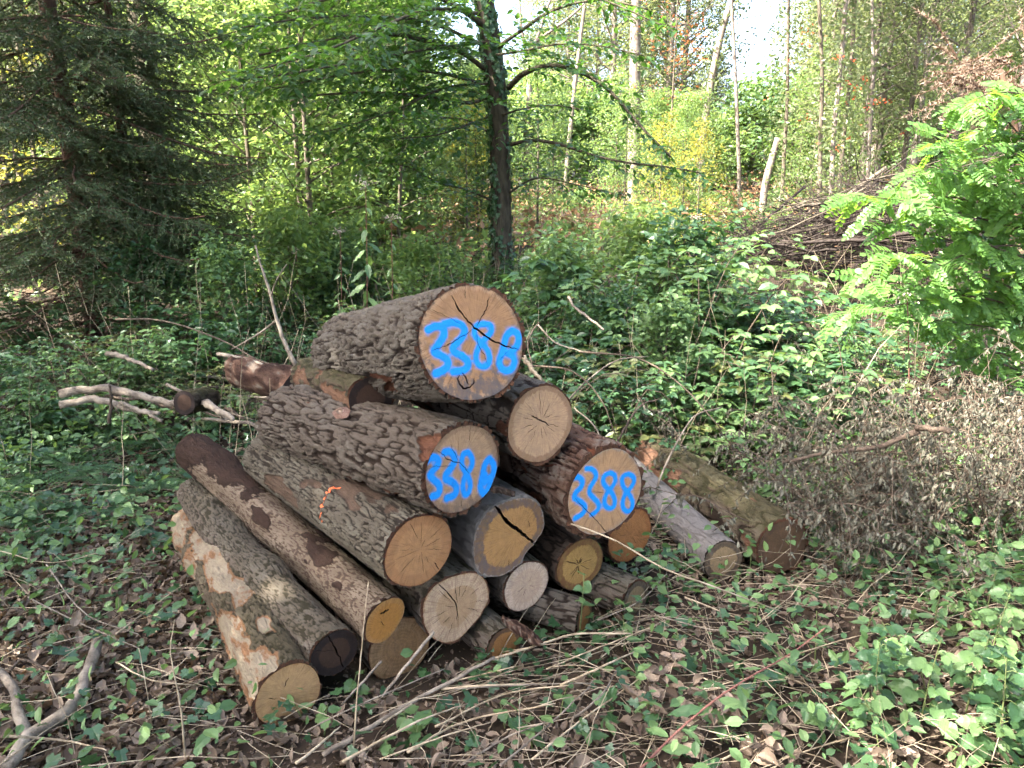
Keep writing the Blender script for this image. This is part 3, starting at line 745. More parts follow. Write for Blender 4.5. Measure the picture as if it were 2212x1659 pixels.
log('U', 'thin grey barked log at ground level under the whitish log', (1262, 1335), 40, OAK, F_K, az=30, bt=0.05, ridge=0.007, seed=77, rest=-0.04)
# log lying behind the pile, its mossy far end shows left of the top log
log('Q', 'mossy log behind the pile, showing between the two numbered left logs', (800, 862), 52, MOSSY, F_N, e=0.45, far=(668, 812), length=0.75, taper=1.0, ridge=0.010, seed=81, patch=0.2)
# ------------------------------------------------------------------ leaves
T4 = (np.array([(0, 0, 0), (-.3, .45, .07), (0, 1, -.04), (.3, .45, .07)], float), np.array([(0, 2, 1), (0, 3, 2)]))
T6 = (np.array([(0, 0, 0), (0, .5, -.03), (0, 1, -.12), (-.27, .28, .05), (-.25, .64, .03), (.27, .28, .05), (.25, .64, .03)], float),
      np.array([(0, 1, 3), (3, 1, 4), (4, 1, 2), (0, 5, 1), (5, 6, 1), (6, 2, 1)]))
TC = (np.array([(0, 0, 0), (0, .5, -.13), (0, 1, .10), (-.25, .28, .12), (-.24, .66, .16), (.25, .28, .05), (.2, .68, .12)], float), T6[1])          # curled dead leaf
TW = (TC[0] * np.array([.5, 1, 1.3]), TC[1])
TI = (np.array([(0, .28, 0), (0, .02, -.02), (-.30, -.06, .03), (-.50, .25, .05), (-.27, .38, .02), (-.34, .70, .05), (-.12, .72, .02), (0, 1, -.05),
                (.12, .72, .02), (.34, .70, .05), (.27, .38, .02), (.50, .25, .05), (.30, -.06, .03)], float),
      np.array([(0, k, k + 1 if k < 12 else 1) for k in range(1, 13)]))                                                              # ivy
TN = (np.array([(-.11, 0, 0), (.11, 0, 0), (0, 1, 0)], float), np.array([(0, 1, 2)]))                                                # needle
def scatter(mb, T, Pn, D, Nn, S, tint=None, rng=R):
    Pn, D, Nn = np.asarray(Pn, float), unit(D), np.asarray(Nn, float)
    side = unit(np.cross(D, Nn))
    nn = np.cross(side, D)
    S = np.broadcast_to(np.asarray(S, float), (len(Pn),))
    tv = T[0]
    w = S * rng.uniform(0.85, 1.15, len(Pn))
    V = Pn[:, None] + tv[None, :, :1] * (side * w[:, None])[:, None] + tv[None, :, 1:2] * (D * S[:, None])[:, None] + tv[None, :, 2:] * (nn * S[:, None])[:, None]
    F = (np.arange(len(Pn)) * len(tv))[:, None, None] + T[1][None]
    tint = rng.uniform(0, 1, len(Pn)) if tint is None else tint
    mb.add(V.reshape(-1, 3), F.reshape(-1, 3), tint=np.repeat(tint, len(tv)))
def rand_dirs(n, up=0.0, rng=R):
    v = rng.normal(0, 1, (n, 3))
    v[:, 2] = v[:, 2] * 0.5 + up
    return unit(v)
def flat_normals(n, spread=0.45, rng=R):
    v = rng.normal(0, spread, (n, 3))
    v[:, 2] = 1
    return unit(v)

LEAF_BEECH = leaf_mat('beech_leaf', (0.022, 0.060, 0.016), (0.050, 0.115, 0.028), (0.16, 0.34, 0.04), 0.36)
LEAF_SAP = leaf_mat('sapling_leaf', (0.065, 0.130, 0.038), (0.165, 0.245, 0.085), (0.36, 0.50, 0.12), 0.45)  # greyed slightly: background haze is put into the leaf colour
LEAF_FAR = leaf_mat('far_leaf', (0.055, 0.085, 0.035), (0.16, 0.18, 0.085), (0.32, 0.38, 0.13), 0.42)  # paled in the colour itself, in place of distant haze
LEAF_YEL = leaf_mat('yellowing_leaf', (0.15, 0.17, 0.03), (0.30, 0.28, 0.05), (0.55, 0.50, 0.08), 0.45)
LEAF_RED = leaf_mat('reddening_leaf', (0.16, 0.06, 0.03), (0.30, 0.10, 0.05), (0.45, 0.18, 0.06), 0.4)
LEAF_BRAM = leaf_mat('bramble_leaf', (0.022, 0.060, 0.024), (0.060, 0.125, 0.048), (0.13, 0.26, 0.05), 0.25, 0.38, 0.5)
LEAF_IVY = leaf_mat('ivy_leaf', (0.020, 0.058, 0.024), (0.055, 0.115, 0.045), (0.10, 0.20, 0.05), 0.18, 0.35, 0.5)
LEAF_HERB = leaf_mat('herb_leaf', (0.048, 0.105, 0.042), (0.15, 0.235, 0.085), (0.24, 0.38, 0.08), 0.30, 0.45, 0.4)
LEAF_ROB = leaf_mat('robinia_leaflet', (0.065, 0.155, 0.042), (0.14, 0.25, 0.068), (0.32, 0.54, 0.06), 0.42, 0.40, 0.45)
LEAF_FERN = leaf_mat('fern_leaf', (0.030, 0.080, 0.030), (0.07, 0.14, 0.05), (0.15, 0.28, 0.05), 0.3)
LEAF_WITH = leaf_mat('withered_leaf', (0.070, 0.066, 0.048), (0.22, 0.21, 0.165), (0.14, 0.13, 0.08), 0.15, 0.7, 0.2)
LEAF_DEAD = leaf_mat('dead_brown_leaf', (0.060, 0.041, 0.030), (0.34, 0.26, 0.20), (0.30, 0.16, 0.06), 0.15, 0.7, 0.25)
LEAF_BRACK = leaf_mat('dead_bracken', (0.20, 0.11, 0.06), (0.42, 0.27, 0.17), (0.36, 0.2, 0.09), 0.25, 0.8, 0.1)
NEEDLE = leaf_mat('spruce_needle', (0.028, 0.054, 0.022), (0.090, 0.130, 0.050), (0.10, 0.16, 0.045), 0.15, 0.5, 0.4)
BARK_T = wood_mat('trunk_bark_dark', (0.040, 0.031, 0.022), (0.105, 0.088, 0.062), 26, (1, 1, 0.3), moss=0.25)
BARK_SPR = wood_mat('spruce_trunk_bark', (0.055, 0.032, 0.022), (0.14, 0.082, 0.055), 30, (1, 1, 0.5))
BARK_PALE = wood_mat('pale_trunk_bark', (0.10, 0.080, 0.066), (0.30, 0.25, 0.215), 9, (1, 1, 0.45))
BARK_SAP = wood_mat('sapling_bark', (0.06, 0.05, 0.035), (0.16, 0.13, 0.10), 30, (1, 1, 0.3))
TWIG = wood_mat('brown_twig', (0.045, 0.032, 0.024), (0.13, 0.095, 0.07), 60)
STALK = wood_mat('dry_pale_stalk', (0.20, 0.145, 0.09), (0.48, 0.39, 0.28), 22)
GREY_STICK = wood_mat('weathered_stick', (0.085, 0.066, 0.052), (0.29, 0.24, 0.19), 18)

# ------------------------------------------------------------------ trees
def curve_from(p0, d, L, n=6, sag=0.0, wob=0.1, rng=R):
    t = np.linspace(0, 1, n)[:, None]
    w = np.cumsum(rng.normal(0, wob * L / n, (n, 3)), axis=0)
    w[0] = 0
    return p0 + d * L * t + np.array([0, 0, -1]) * sag * L * t ** 2 + w
def crown_limb(tw, lv, P, rad, seg_len, twig_len, leaf, gap=0.045, flat=0.35, twig_r=0.0022, rng=R, T=T6, sub=2, start=0.15, droop=0.15):
    """side twigs with alternate leaves along a limb polyline P"""
    d = np.concatenate([[0], np.cumsum(np.linalg.norm(np.diff(P, axis=0), axis=1))])
    tot = d[-1]
    k = max(3, int(tot / seg_len))
    for j in range(k):
        u = start + (1 - start) * (j + rng.uniform(0, 1)) / k
        p = np.array([np.interp(u * tot, d, P[:, a]) for a in range(3)])
        i = min(np.searchsorted(d, u * tot), len(P) - 1)
        t = unit(P[max(i, 1)] - P[max(i, 1) - 1])
        s = unit(np.cross(t, [0, 0, 1.0])) * (1 if j % 2 else -1)
        for q in range(sub):
            dirn = unit(t * rng.uniform(0.2, 1.0) + s * rng.uniform(0.3, 1.1) + np.array([0, 0, rng.normal(0.05, 0.25)]))
            L = twig_len * rng.uniform(0.5, 1.2) * (1.1 - 0.5 * u)
            c = curve_from(p, dirn, L, 5, droop, 0.10, rng)
            tw.add(*tube(c, np.linspace(twig_r, twig_r * 0.4, 5), 3, False))
            m_ = max(3, int(L / gap))
            uu = np.linspace(0.15, 1, m_)
            lp = np.stack([np.interp(uu, np.linspace(0, 1, 5), c[:, a]) for a in range(3)], -1)
            sd = unit(np.cross(dirn, [0, 0, 1.0]))
            alt = np.where(np.arange(m_) % 2, 1, -1)[:, None]
            ld = dirn * rng.uniform(0.3, 0.9, (m_, 1)) + sd * alt * rng.uniform(0.5, 1.0, (m_, 1)) + np.array([0, 0, -0.25]) + rng.normal(0, 0.2, (m_, 3))
            scatter(lv, T, lp, ld, flat_normals(m_, flat, rng), leaf * rng.uniform(0.7, 1.15, m_), None, rng)
def make_tree(name, h, r0, z0, cr_, n_limb, subs, n_leaf, leaf, leafmat, barkmat, seed, T=T4, lean=(0, 0), profile=None, up=0.55, spread=0.16, trunk_seg=10, trunk_n=8, yellow=None):
    rng = np.random.default_rng(seed)
    zz = np.linspace(-0.15, h, trunk_seg)
    tp = np.stack([lean[0] * zz / h + np.cumsum(rng.normal(0, 0.012 * h / trunk_seg, trunk_seg)), lean[1] * zz / h + np.cumsum(rng.normal(0, 0.012 * h / trunk_seg, trunk_seg)), zz], -1)
    tp[:2, :2] = 0
    tw, lv = MB(), MB()
    rr = r0 * (1 - 0.85 * np.clip(zz / h, 0, 1)) * (1 + 0.35 * np.exp(-np.clip(zz, 0, None) / (0.6 * r0 * 8)))
    tw.add(*tube(tp, rr, trunk_n, True, 0.08, seed))
    pts, dirs = [], []
    for i in range(n_limb):
        u = (i + rng.uniform(0, 1)) / n_limb
        z = z0 + (h * 0.96 - z0) * u
        p = np.array([np.interp(z, zz, tp[:, a]) for a in range(3)])
        az = i * 2.39996 + rng.normal(0, 0.3)
        L = cr_ * (profile(u) if profile else (0.35 + 0.65 * math.sin(math.pi * min(1, u * 0.85 + 0.2)))) * rng.uniform(0.7, 1.15)
        d = unit([math.cos(az), math.sin(az), up * rng.uniform(0.5, 1.5) + 0.5 * u])
        c = curve_from(p, d, L, 6, rng.uniform(-0.1, 0.25), 0.14, rng)
        rb = np.interp(z, zz, rr) * 0.42
        tw.add(*tube(c, np.linspace(rb, rb * 0.15, 6), 4, False))
        for j in range(subs):
            v = rng.uniform(0.25, 1.0)
            q = np.array([np.interp(v, np.linspace(0, 1, 6), c[:, a]) for a in range(3)])
            sd = unit(d * 0.6 + rng.normal(0, 0.6, 3))
            sl = L * rng.uniform(0.2, 0.45)
            e = curve_from(q, sd, sl, 4, 0.15, 0.12, rng)
            tw.add(*tube(e, np.linspace(rb * 0.25, rb * 0.08, 4), 3, False))
            pts.append(e); dirs.append(sd)
    per = max(1, n_leaf // max(1, len(pts)))
    for e, sd in zip(pts, dirs):
        v = rng.uniform(0, 1, per)
        lp = np.stack([np.interp(v, np.linspace(0, 1, 4), e[:, a]) for a in range(3)], -1) + rng.normal(0, spread, (per, 3)) * np.array([1, 1, 0.6])
        scatter(lv, T, lp, rand_dirs(per, -0.3, rng) + sd * 0.4, flat_normals(per, 0.6, rng), leaf * rng.uniform(0.6, 1.2, per), None, rng)
    return tw.mesh(name + '_wood', barkmat), lv.mesh(name + '_leaves', leafmat, smooth=False)
def tree_thing(name, meshes, label, cat, loc, rz=0.0, s=1.0, group=None, tilt=(0, 0)):
    t = thing(name, label, cat, loc, rz, group, s)
    t.rotation_euler = (tilt[0], tilt[1], rz)
    obj('trunk', meshes[0], t)
    obj('crown', meshes[1], t)
    return t
SAPS = [make_tree('sapling', 5.2, 0.035, 0.5, 1.25, 34, 5, 3600, 0.085, LEAF_SAP, BARK_SAP, 100 + k, T=T6, up=0.5, spread=0.13) for k in range(3)]
YSAP = make_tree('yellow_sapling', 4.2, 0.03, 0.4, 1.2, 26, 5, 2400, 0.08, LEAF_YEL, BARK_SAP, 140, T=T6, up=0.35, spread=0.12)
FARS = [make_tree('far_tree', 15, 0.2, 2.2, 3.6, 46, 6, 9000, 0.19, LEAF_FAR, BARK_PALE, 200 + k, up=0.5, spread=0.38, trunk_seg=14) for k in range(3)]
THIN = [make_tree('thin_tree', 13, 0.09, 2.0, 1.5, 46, 5, 6500, 0.10, LEAF_FAR, BARK_PALE, 230 + k, up=0.9, spread=0.25, trunk_seg=14) for k in range(2)]
SHADE = make_tree('added_shade_tree', 12, 0.16, 3.6, 3.0, 44, 7, 8400, 0.15, LEAF_BEECH, BARK_T, 260, up=0.4, spread=0.30)
BUSH = [make_tree('bush', 1.5, 0.02, 0.1, 0.85, 22, 5, 1900, 0.085, mt, BARK_SAP, 300 + k, T=T6, up=0.8, spread=0.10) for k, mt in enumerate((LEAF_SAP, LEAF_HERB, LEAF_BRAM))]
def make_bramble(seed, n_cane=30, rad=0.85, hgt=0.75, leaf=0.075, leafmat=LEAF_BRAM):
    rng = np.random.default_rng(seed)
    tw, lv = MB(), MB()
    for i in range(n_cane):
        az = rng.uniform(0, 6.283)
        b = np.array([rng.normal(0, 0.25), rng.normal(0, 0.25), -0.05])
        reach, hh = rad * rng.uniform(0.5, 1.2), hgt * rng.uniform(0.45, 1.15)
        u = np.linspace(0, 1, 9)[:, None]
        d = np.array([math.cos(az), math.sin(az), 0])
        c = b + d * reach * u + np.array([0, 0, 1.0]) * hh * (4 * u * (1 - u) * 0.75 + 0.35 * u) + np.cumsum(rng.normal(0, 0.012, (9, 3)), 0)
        tw.add(*tube(c, np.linspace(0.005, 0.002, 9), 4, False))
        n = 24
        uu = np.linspace(0.12, 1, n)
        lp = np.stack([np.interp(uu, np.linspace(0, 1, 9), c[:, a]) for a in range(3)], -1)
        for k in range(n):
            pd = unit(np.array([rng.normal(), rng.normal(), rng.uniform(0.0, 0.7)]) + d * 0.3)
            q = lp[k] + pd * rng.uniform(0.03, 0.10)
            ld = unit(pd * [1, 1, 0.1] + [0, 0, -0.25])
            sd = unit(np.cross(ld, [0, 0, 1.0]))
            s = leaf * rng.uniform(0.6, 1.15)
            D3 = np.array([ld, unit(ld * 0.35 + sd), unit(ld * 0.35 - sd)])
            scatter(lv, T6, np.repeat(q[None], 3, 0), D3, flat_normals(3, 0.35, rng), [s * 1.1, s, s], np.full(3, rng.uniform(0, 1)), rng)
    return tw.mesh('bramble_canes', TWIG), lv.mesh('bramble_leaves', leafmat, smooth=False)
LEAF_BR2 = leaf_mat('old_bramble_leaf', (0.045, 0.060, 0.022), (0.13, 0.14, 0.045), (0.20, 0.24, 0.05), 0.25, 0.45, 0.4)
BRAM = [make_bramble(400, 34, 0.85, 0.75, 0.055), make_bramble(401, 28, 0.9, 0.7, 0.08), make_bramble(402, 22, 0.95, 0.85, 0.10), make_bramble(410, 24, 0.7, 0.95, 0.075, LEAF_HERB), make_bramble(411, 22, 0.9, 0.65, 0.06, LEAF_BR2)]

# the ivy-clad tree in the middle
MT = np.array([at(1083, 640, 8.6)[0], 8.6, 0.0])
MT[2] = gz(MT[0], MT[1])
main_px = [(1086, 640), (1085, 560), (1083, 470), (1081, 380), (1079, 300), (1075, 220), (1067, 140), (1057, 70), (1046, 0)]
mp = [np.array([MT[0] + 0.02, MT[1], MT[2] - 0.1])] + [at(x, y, 8.6) for x, y in main_px[1:]]
top = mp[-1]
mp += [top + np.array([-0.15, 0.1, 1.5]), top + np.array([-0.1, 0.2, 3.5]), top + np.array([0.1, 0.3, 6.0]), top + np.array([0.1, 0.3, 8.0])]
mp = smooth_path(np.array(mp), 46)
mtree = thing('ivy_clad_tree', 'slender dark trunk wrapped in ivy, standing behind the woodpile', 'tree', MT)
mr = np.interp(mp[:, 2], [0, 0.5, 3.5, 11], [0.135, 0.112, 0.098, 0.03])
obj('trunk', (lambda b: (b.add(*tube(mp - MT, mr, 20, True, 0.05, 3)), b.mesh('main_trunk', BARK_T))[1])(MB()), mtree)
rng = np.random.default_rng(31)
branches = [   # pixel polylines with forward distances
    ([(1098, 190, 8.55), (1130, 160, 8.3), (1180, 142, 8.1), (1240, 150, 7.9), (1310, 190, 7.7), (1360, 245, 7.5), (1405, 295, 7.4), (1450, 340, 7.3)], 0.030),
    ([(1104, 312, 8.55), (1150, 303, 8.3), (1210, 312, 8.1), (1280, 335, 7.9), (1360, 352, 7.7), (1450, 362, 7.6), (1520, 375, 7.5)], 0.022),
    ([(1063, 200, 8.6), (1020, 222, 8.4), (960, 215, 8.2), (880, 205, 8.0), (790, 200, 7.8), (690, 205, 7.5), (600, 215, 7.3)], 0.024),
    ([(1060, 160, 8.6), (1000, 115, 8.3), (940, 95, 8.0), (860, 75, 7.7), (760, 80, 7.4), (660, 95, 7.1), (560, 120, 6.9)], 0.028),
    ([(1075, 440, 8.6), (1010, 410, 8.4), (950, 395, 8.3), (880, 360, 8.2), (800, 350, 8.1)], 0.014),
    ([(1050, 60, 8.6), (980, 10, 8.2), (900, -20, 7.8), (800, -20, 7.5), (700, 0, 7.2), (580, 40, 7.0)], 0.03),
    ([(1045, 10, 8.6), (960, -50, 8.9), (860, -60, 9.2), (740, -40, 9.4)], 0.03),
    ([(1065, 110, 8.6), (1120, 70, 8.3), (1200, 20, 8.1), (1300, 0, 7.9), (1400, 20, 7.7)], 0.022),
    ([(1075, 300, 8.6), (1010, 260, 8.8), (930, 255, 8.7), (840, 262, 8.6)], 0.014),
    ([(1080, 250, 8.55), (1130, 235, 8.1), (1200, 228, 7.8), (1270, 240, 7.6)], 0.012),
    ([(1090, 540, 8.6), (1040, 600, 8.3), (990, 640, 8.1)], 0.008),
    ([(1095, 420, 8.6), (1160, 385, 8.2), (1250, 400, 8.0), (1330, 420, 7.9)], 0.012),
    ([(1040, 180, 8.5), (960, 160, 7.9), (850, 150, 7.2), (720, 165, 6.6), (600, 190, 6.2)], 0.018),
    ([(1040, 30, 8.6), (930, 20, 7.6), (820, 60, 6.8), (700, 110, 6.2), (560, 150, 5.8)], 0.020),
    ([(1060, 180, 8.6), (960, 190, 7.8), (860, 235, 7.2), (760, 270, 6.8), (680, 290, 6.6)], 0.014),
    ([(1055, 90, 8.6), (900, 110, 7.6), (760, 135, 6.9), (620, 160, 6.4), (480, 175, 6.1)], 0.018),
    ([(1060, 250, 8.6), (950, 290, 8.0), (860, 300, 7.6), (760, 310, 7.3)], 0.011),
    ([(1045, 0, 8.6), (1120, -40, 8.0), (1220, -30, 7.5), (1330, 10, 7.2), (1440, 60, 7.0)], 0.018),
    ([(1060, 120, 8.6), (1130, 110, 8.0), (1210, 95, 7.6), (1300, 100, 7.3), (1390, 120, 7.1)], 0.014),
    ([(1050, 100, 8.6), (930, 50, 8.2), (800, 35, 7.6), (660, 40, 7.0), (520, 60, 6.5)], 0.020),
]
lv = MB()
for pl, br in branches:
    c = smooth_path(np.array([at(x, y, Y) for x, y, Y in pl]), 22)
    tw = MB()
    tw.add(*tube(c - MT, np.linspace(br, br * 0.3, 22), 6, True, 0.1, 5))
    left = pl[-1][0] < 1000
    crown_limb(tw, lv, c - MT, br, 0.085 if left else 0.12, 0.66 if left else 0.5, 0.082, 0.05, 0.3, rng=rng, sub=2, start=0.12)
    obj('branch', tw.mesh('branch', BARK_T), mtree)
obj('leaves', lv.mesh('main_leaves', LEAF_BEECH, smooth=False), mtree)
# its upper crown, above the picture
lv, tw = MB(), MB()
for i in range(46):
    z = rng.uniform(4.6, 11)
    az = i * 2.4
    p = np.array([np.interp(z, mp[:, 2], mp[:, a]) for a in range(3)]) - MT
    L = np.interp(z, [4.5, 6.5, 11], [2.0, 1.7, 0.8]) * rng.uniform(0.7, 1.1)
    c = curve_from(p, unit([math.cos(az), math.sin(az), 0.35]), L, 7, 0.15, 0.1, rng)
    tw.add(*tube(c, np.linspace(0.02, 0.006, 7), 4, False))
    crown_limb(tw, lv, c, 0.02, 0.22, 0.7, 0.11, 0.09, 0.4, rng=rng, T=T4, sub=2)
obj('upper_limbs', tw.mesh('upper_limbs', BARK_T), mtree)
obj('upper_crown', lv.mesh('upper_crown', LEAF_BEECH, smooth=False), mtree)
# ivy climbing its trunk
lv = MB()
n = 1500
zi = rng.uniform(0.0, 1, n) ** 0.9 * 3.4
ai = rng.normal(-0.4, 1.3, n) - math.pi / 2
keep = vn(np.stack([np.cos(ai) * 2, np.sin(ai) * 2, zi * 1.6], -1), 77) > 0.42
zi, ai = zi[keep], ai[keep]
pc = np.stack([np.interp(zi + MT[2], mp[:, 2], mp[:, a]) for a in range(3)], -1) - MT
ri = np.interp(zi, [0, 0.5, 3.5], [0.138, 0.116, 0.102])
nr = np.stack([np.cos(ai), np.sin(ai), 0.35 + 0 * ai], -1)
scatter(lv, TI, pc + nr * [1, 1, 0] * (ri + rng.uniform(0, 0.03, len(ri)))[:, None], np.stack([rng.normal(0, 0.5, len(zi)), rng.normal(0, 0.5, len(zi)), -np.ones(len(zi))], -1), nr + rng.normal(0, 0.3, nr.shape), rng.uniform(0.035, 0.065, len(zi)), None, rng)
tag(obj('climbing_ivy', lv.mesh('climbing_ivy', LEAF_IVY, smooth=False), mtree), 'dark green ivy leaves climbing the trunk')

# spruces at the left
def make_spruce(seed, h=13.0, r0=0.075, rad=1.75, dense=1.0):
    rng = np.random.default_rng(seed)
    tw, nd, dead = MB(), MB(), MB()
    zz = np.linspace(-0.1, h, 26)
    tp = np.stack([np.cumsum(rng.normal(0, 0.008, 26)), np.cumsum(rng.normal(0, 0.008, 26)), zz], -1)
    trunk = MB()
    trunk.add(*tube(tp, r0 * (1 - 0.9 * np.clip(zz / h, 0, 1)) + 0.004, 10, True, 0.08, seed))
    z = 0.25
    while z < h - 0.3:
        low = z < 4.2
        for b in range(rng.integers(6, 9) if low else 5):
            az = rng.uniform(0, 6.283)
            L = (rad * (1 - (z / h) ** 1.15) + 0.12) * rng.uniform(0.65, 1.1)
            if z < 0.9: L *= 0.85
            p = np.array([np.interp(z, zz, tp[:, a]) for a in range(3)])
            d = unit([math.cos(az), math.sin(az), rng.uniform(-0.05, 0.3)])
            u = np.linspace(0, 1, 8)[:, None]
            c = p + d * L * u + np.array([0, 0, 1]) * L * (-0.55 * u ** 1.4 + 0.30 * u ** 3) + np.cumsum(rng.normal(0, 0.012, (8, 3)), 0)
            isdead = z < 0.75 and rng.uniform() < 0.7
            tw.add(*tube(c, np.linspace(0.010, 0.003, 8) * (0.7 + L * 0.4), 4, False))
            step = 0.075 if low else 0.16
            for k in range(int(L * 0.86 / step)):
                v = 0.14 + k * step / L
                q = np.array([np.interp(v, u[:, 0], c[:, a]) for a in range(3)])
                for sgn in (-1, 1):
                    sl = (0.46 * L * (1 - v) ** 0.7 + 0.07) * rng.uniform(0.6, 1.15)
                    sl = min(sl, 0.55)
                    sdir = unit(d * 0.75 + sgn * unit(np.cross(d, [0, 0, 1.0])) * 0.9 + np.array([0, 0, -0.35 + rng.normal(0, 0.15)]))
                    e = np.stack([q, q + sdir * sl * 0.5 + [0, 0, -0.02], q + sdir * sl + [0, 0, -0.09 * sl / 0.4]])
                    if low: tw.add(*tube(e, [0.0028, 0.002, 0.001], 3, False))
                    if isdead: continue
                    nn = int(sl * (150 if low else 40) * dense)
                    if nn < 2: continue
                    w = rng.uniform(0, 1, nn)
                    pp = np.stack([np.interp(w, [0, 0.5, 1], e[:, a]) for a in range(3)], -1)
                    rd = rng.normal(0, 1, (nn, 3))
                    rd[:, 2] = rd[:, 2] * 0.7 - 0.05
                    scatter(nd, TN, pp, unit(rd) * 0.9 + sdir * 0.75, rng.normal(0, 1, (nn, 3)), rng.uniform(0.03, 0.048, nn) if low else rng.uniform(0.07, 0.12, nn), np.clip(rng.normal(0.35 + 0.5 * v, 0.2, nn), 0, 1), rng)
        z += rng.uniform(0.16, 0.26) if low else 0.42
    return trunk.mesh('spruce_trunk', BARK_SPR), tw.mesh('spruce_twigs', BARK_SPR), nd.mesh('spruce_needles', NEEDLE, smooth=False)
SPR = make_spruce(51)
def spruce(label, loc, rz, s=1.0, tilt=(0, 0)):
    t = thing('spruce_tree', label, 'spruce', loc, rz, None, s)
    t.rotation_euler = (tilt[0], tilt[1], rz)
    obj('trunk', SPR[0], t); obj('branches', SPR[1], t); obj('needles', SPR[2], t)
    return t
def gp(x, Y):      # ground point under a pixel column at forward distance Y
    X = (x - 1106) / FPX * (Y * CP + CAM_H * SP)
    return np.array([X, Y, gz(X, Y)])
spruce('dark drooping spruce nearest the left edge, reddish trunk showing', gp(212, 6.9), 0.3)
spruce('second dark spruce standing just behind the reddish-trunked one', gp(320, 7.4), 2.2, 0.62)
#spruce('dark spruce cut off by the left edge of the picture', gp(-60, 8.4), 4.0, 1.1)
# ------------------------------------------------------------------ trees and shrubs behind
rng = np.random.default_rng(71)
def tall_trunk(name, label, px, Y, widths, mat_, crown=True, cat='tree', ivy=False, extra=(), limbs=16):
    """trunk that follows pixels at distance Y, then grows on above the picture"""
    base = gp(px[0][0], Y)
    k = np.array([at(x, y, Y) for x, y in px])
    pts = np.concatenate([[[k[0][0], Y, base[2] - 0.2]], k])
    if crown:
        d = unit(k[-1] - k[-2])
        pts = np.concatenate([pts, [k[-1] + d * 2.5, k[-1] + d * 6]])
    dist = Y * CP + 0.4
    w = np.array([widths[0]] + list(np.linspace(widths[0], widths[1], len(px))) + ([widths[1] * 0.8, widths[1] * 0.3] if crown else [])) / FPX * dist / 2
    P = smooth_path(pts, 26)
    rr = np.interp(np.linspace(0, 1, 26), np.linspace(0, 1, len(w)), w)
    t = thing(name, label, cat, base)
    b = MB()
    b.add(*tube(P - base, rr, 10, True, 0.06, 5))
    obj('trunk', b.mesh('trunk', mat_), t)
    lv, tw = MB(), MB()
    for ex in extra:
        e = smooth_path(np.array([at(x, y, Y) for x, y in ex]), 14)
        tw.add(*tube(e - base, np.linspace(w[1] * 0.6, w[1] * 0.2, 14), 6, False, 0.06))
        crown_limb(tw, lv, e - base, 0.03, 0.5, 1.0, 0.11, 0.10, 0.5, rng=rng, T=T4, start=0.3)
    if crown:
        for i in range(limbs):
            u = rng.uniform(0.62, 1)
            p = P[int(u * 25)] - base
            az = i * 2.4
            c = curve_from(p, unit([math.cos(az), math.sin(az), rng.uniform(0.0, 0.6)]), rng.uniform(1.2, 2.6), 7, 0.25, 0.12, rng)
            tw.add(*tube(c, np.linspace(0.03, 0.008, 7), 4, False))
            crown_limb(tw, lv, c, 0.02, 0.3, 0.8, 0.12, 0.10, 0.5, rng=rng, T=T4)
    if ivy:
        n = 1600
        u = rng.uniform(0, 1, n)
        p = np.stack([np.interp(u, np.linspace(0, 1, 26), P[:, a]) for a in range(3)], -1) - base
        nr = rng.normal(0, 1, (n, 3)) * [1, 1, 0.3]
        scatter(lv, T4, p + unit(nr) * rng.uniform(0.1, 0.45, (n, 1)), rand_dirs(n, -0.4, rng), nr, 0.11 * rng.uniform(0.6, 1.2, n), None, rng)
    if tw.n: obj('branches', tw.mesh('branches', mat_), t)
    if lv.n: obj('crown', lv.mesh('crown', LEAF_FAR, smooth=False), t)
    return t
tall_trunk('tall_pale_tree', 'straight pale tree trunk in the clearing, right of the ivy-clad tree', [(1368, 455), (1369, 300), (1371, 150), (1374, 0)], 25, (26, 19), BARK_PALE, ivy=True)
tall_trunk('forked_tree', 'pale thin tree forking high up, just right of the ivy-clad tree', [(1141, 430), (1141, 320), (1143, 200), (1142, 130)], 27, (14, 11), BARK_PALE, crown=False, extra=[[(1142, 132), (1128, 70), (1122, 0), (1118, -60)], [(1143, 132), (1165, 70), (1185, 10), (1210, -50)], [(1142, 100), (1200, 60), (1250, 20), (1290, -30)]])
tall_trunk('leaning_thin_tree', 'thin pale tree leaning to the right between two taller trunks', [(1221, 405), (1229, 310), (1240, 200), (1246, 150)], 29, (10, 7), BARK_PALE)
tall_trunk('ivy_covered_trunk', 'brown ivy-covered trunk beside the gap of white sky', [(1512, 400), (1522, 270), (1545, 130), (1570, 30), (1588, -20)], 21, (15, 11), BARK_PALE, ivy=True, limbs=6)
tall_trunk('thin_birch', 'very thin upright birch stem near the white sky gap', [(1597, 412), (1594, 300), (1588, 150), (1580, 0)], 20, (8, 5), BARK_PALE, limbs=4)
tall_trunk('broken_leaning_trunk', 'short broken trunk leaning right, in the sunny clearing', [(1652, 405), (1664, 355), (1681, 298)], 19, (16, 13), BARK_PALE, crown=False, cat='dead tree')
tall_trunk('pine_trunk', 'pale trunk high up left of the ivy-clad tree, behind leaves', [(862, 420), (856, 250), (848, 110), (838, 0)], 17, (26, 24), BARK_PALE)
tall_trunk('dark_oak_tree', 'thick dark trunk behind the spruce at the left', [(352, 560), (335, 350), (318, 180), (298, 0)], 9.6, (48, 40), BARK_T, limbs=5)
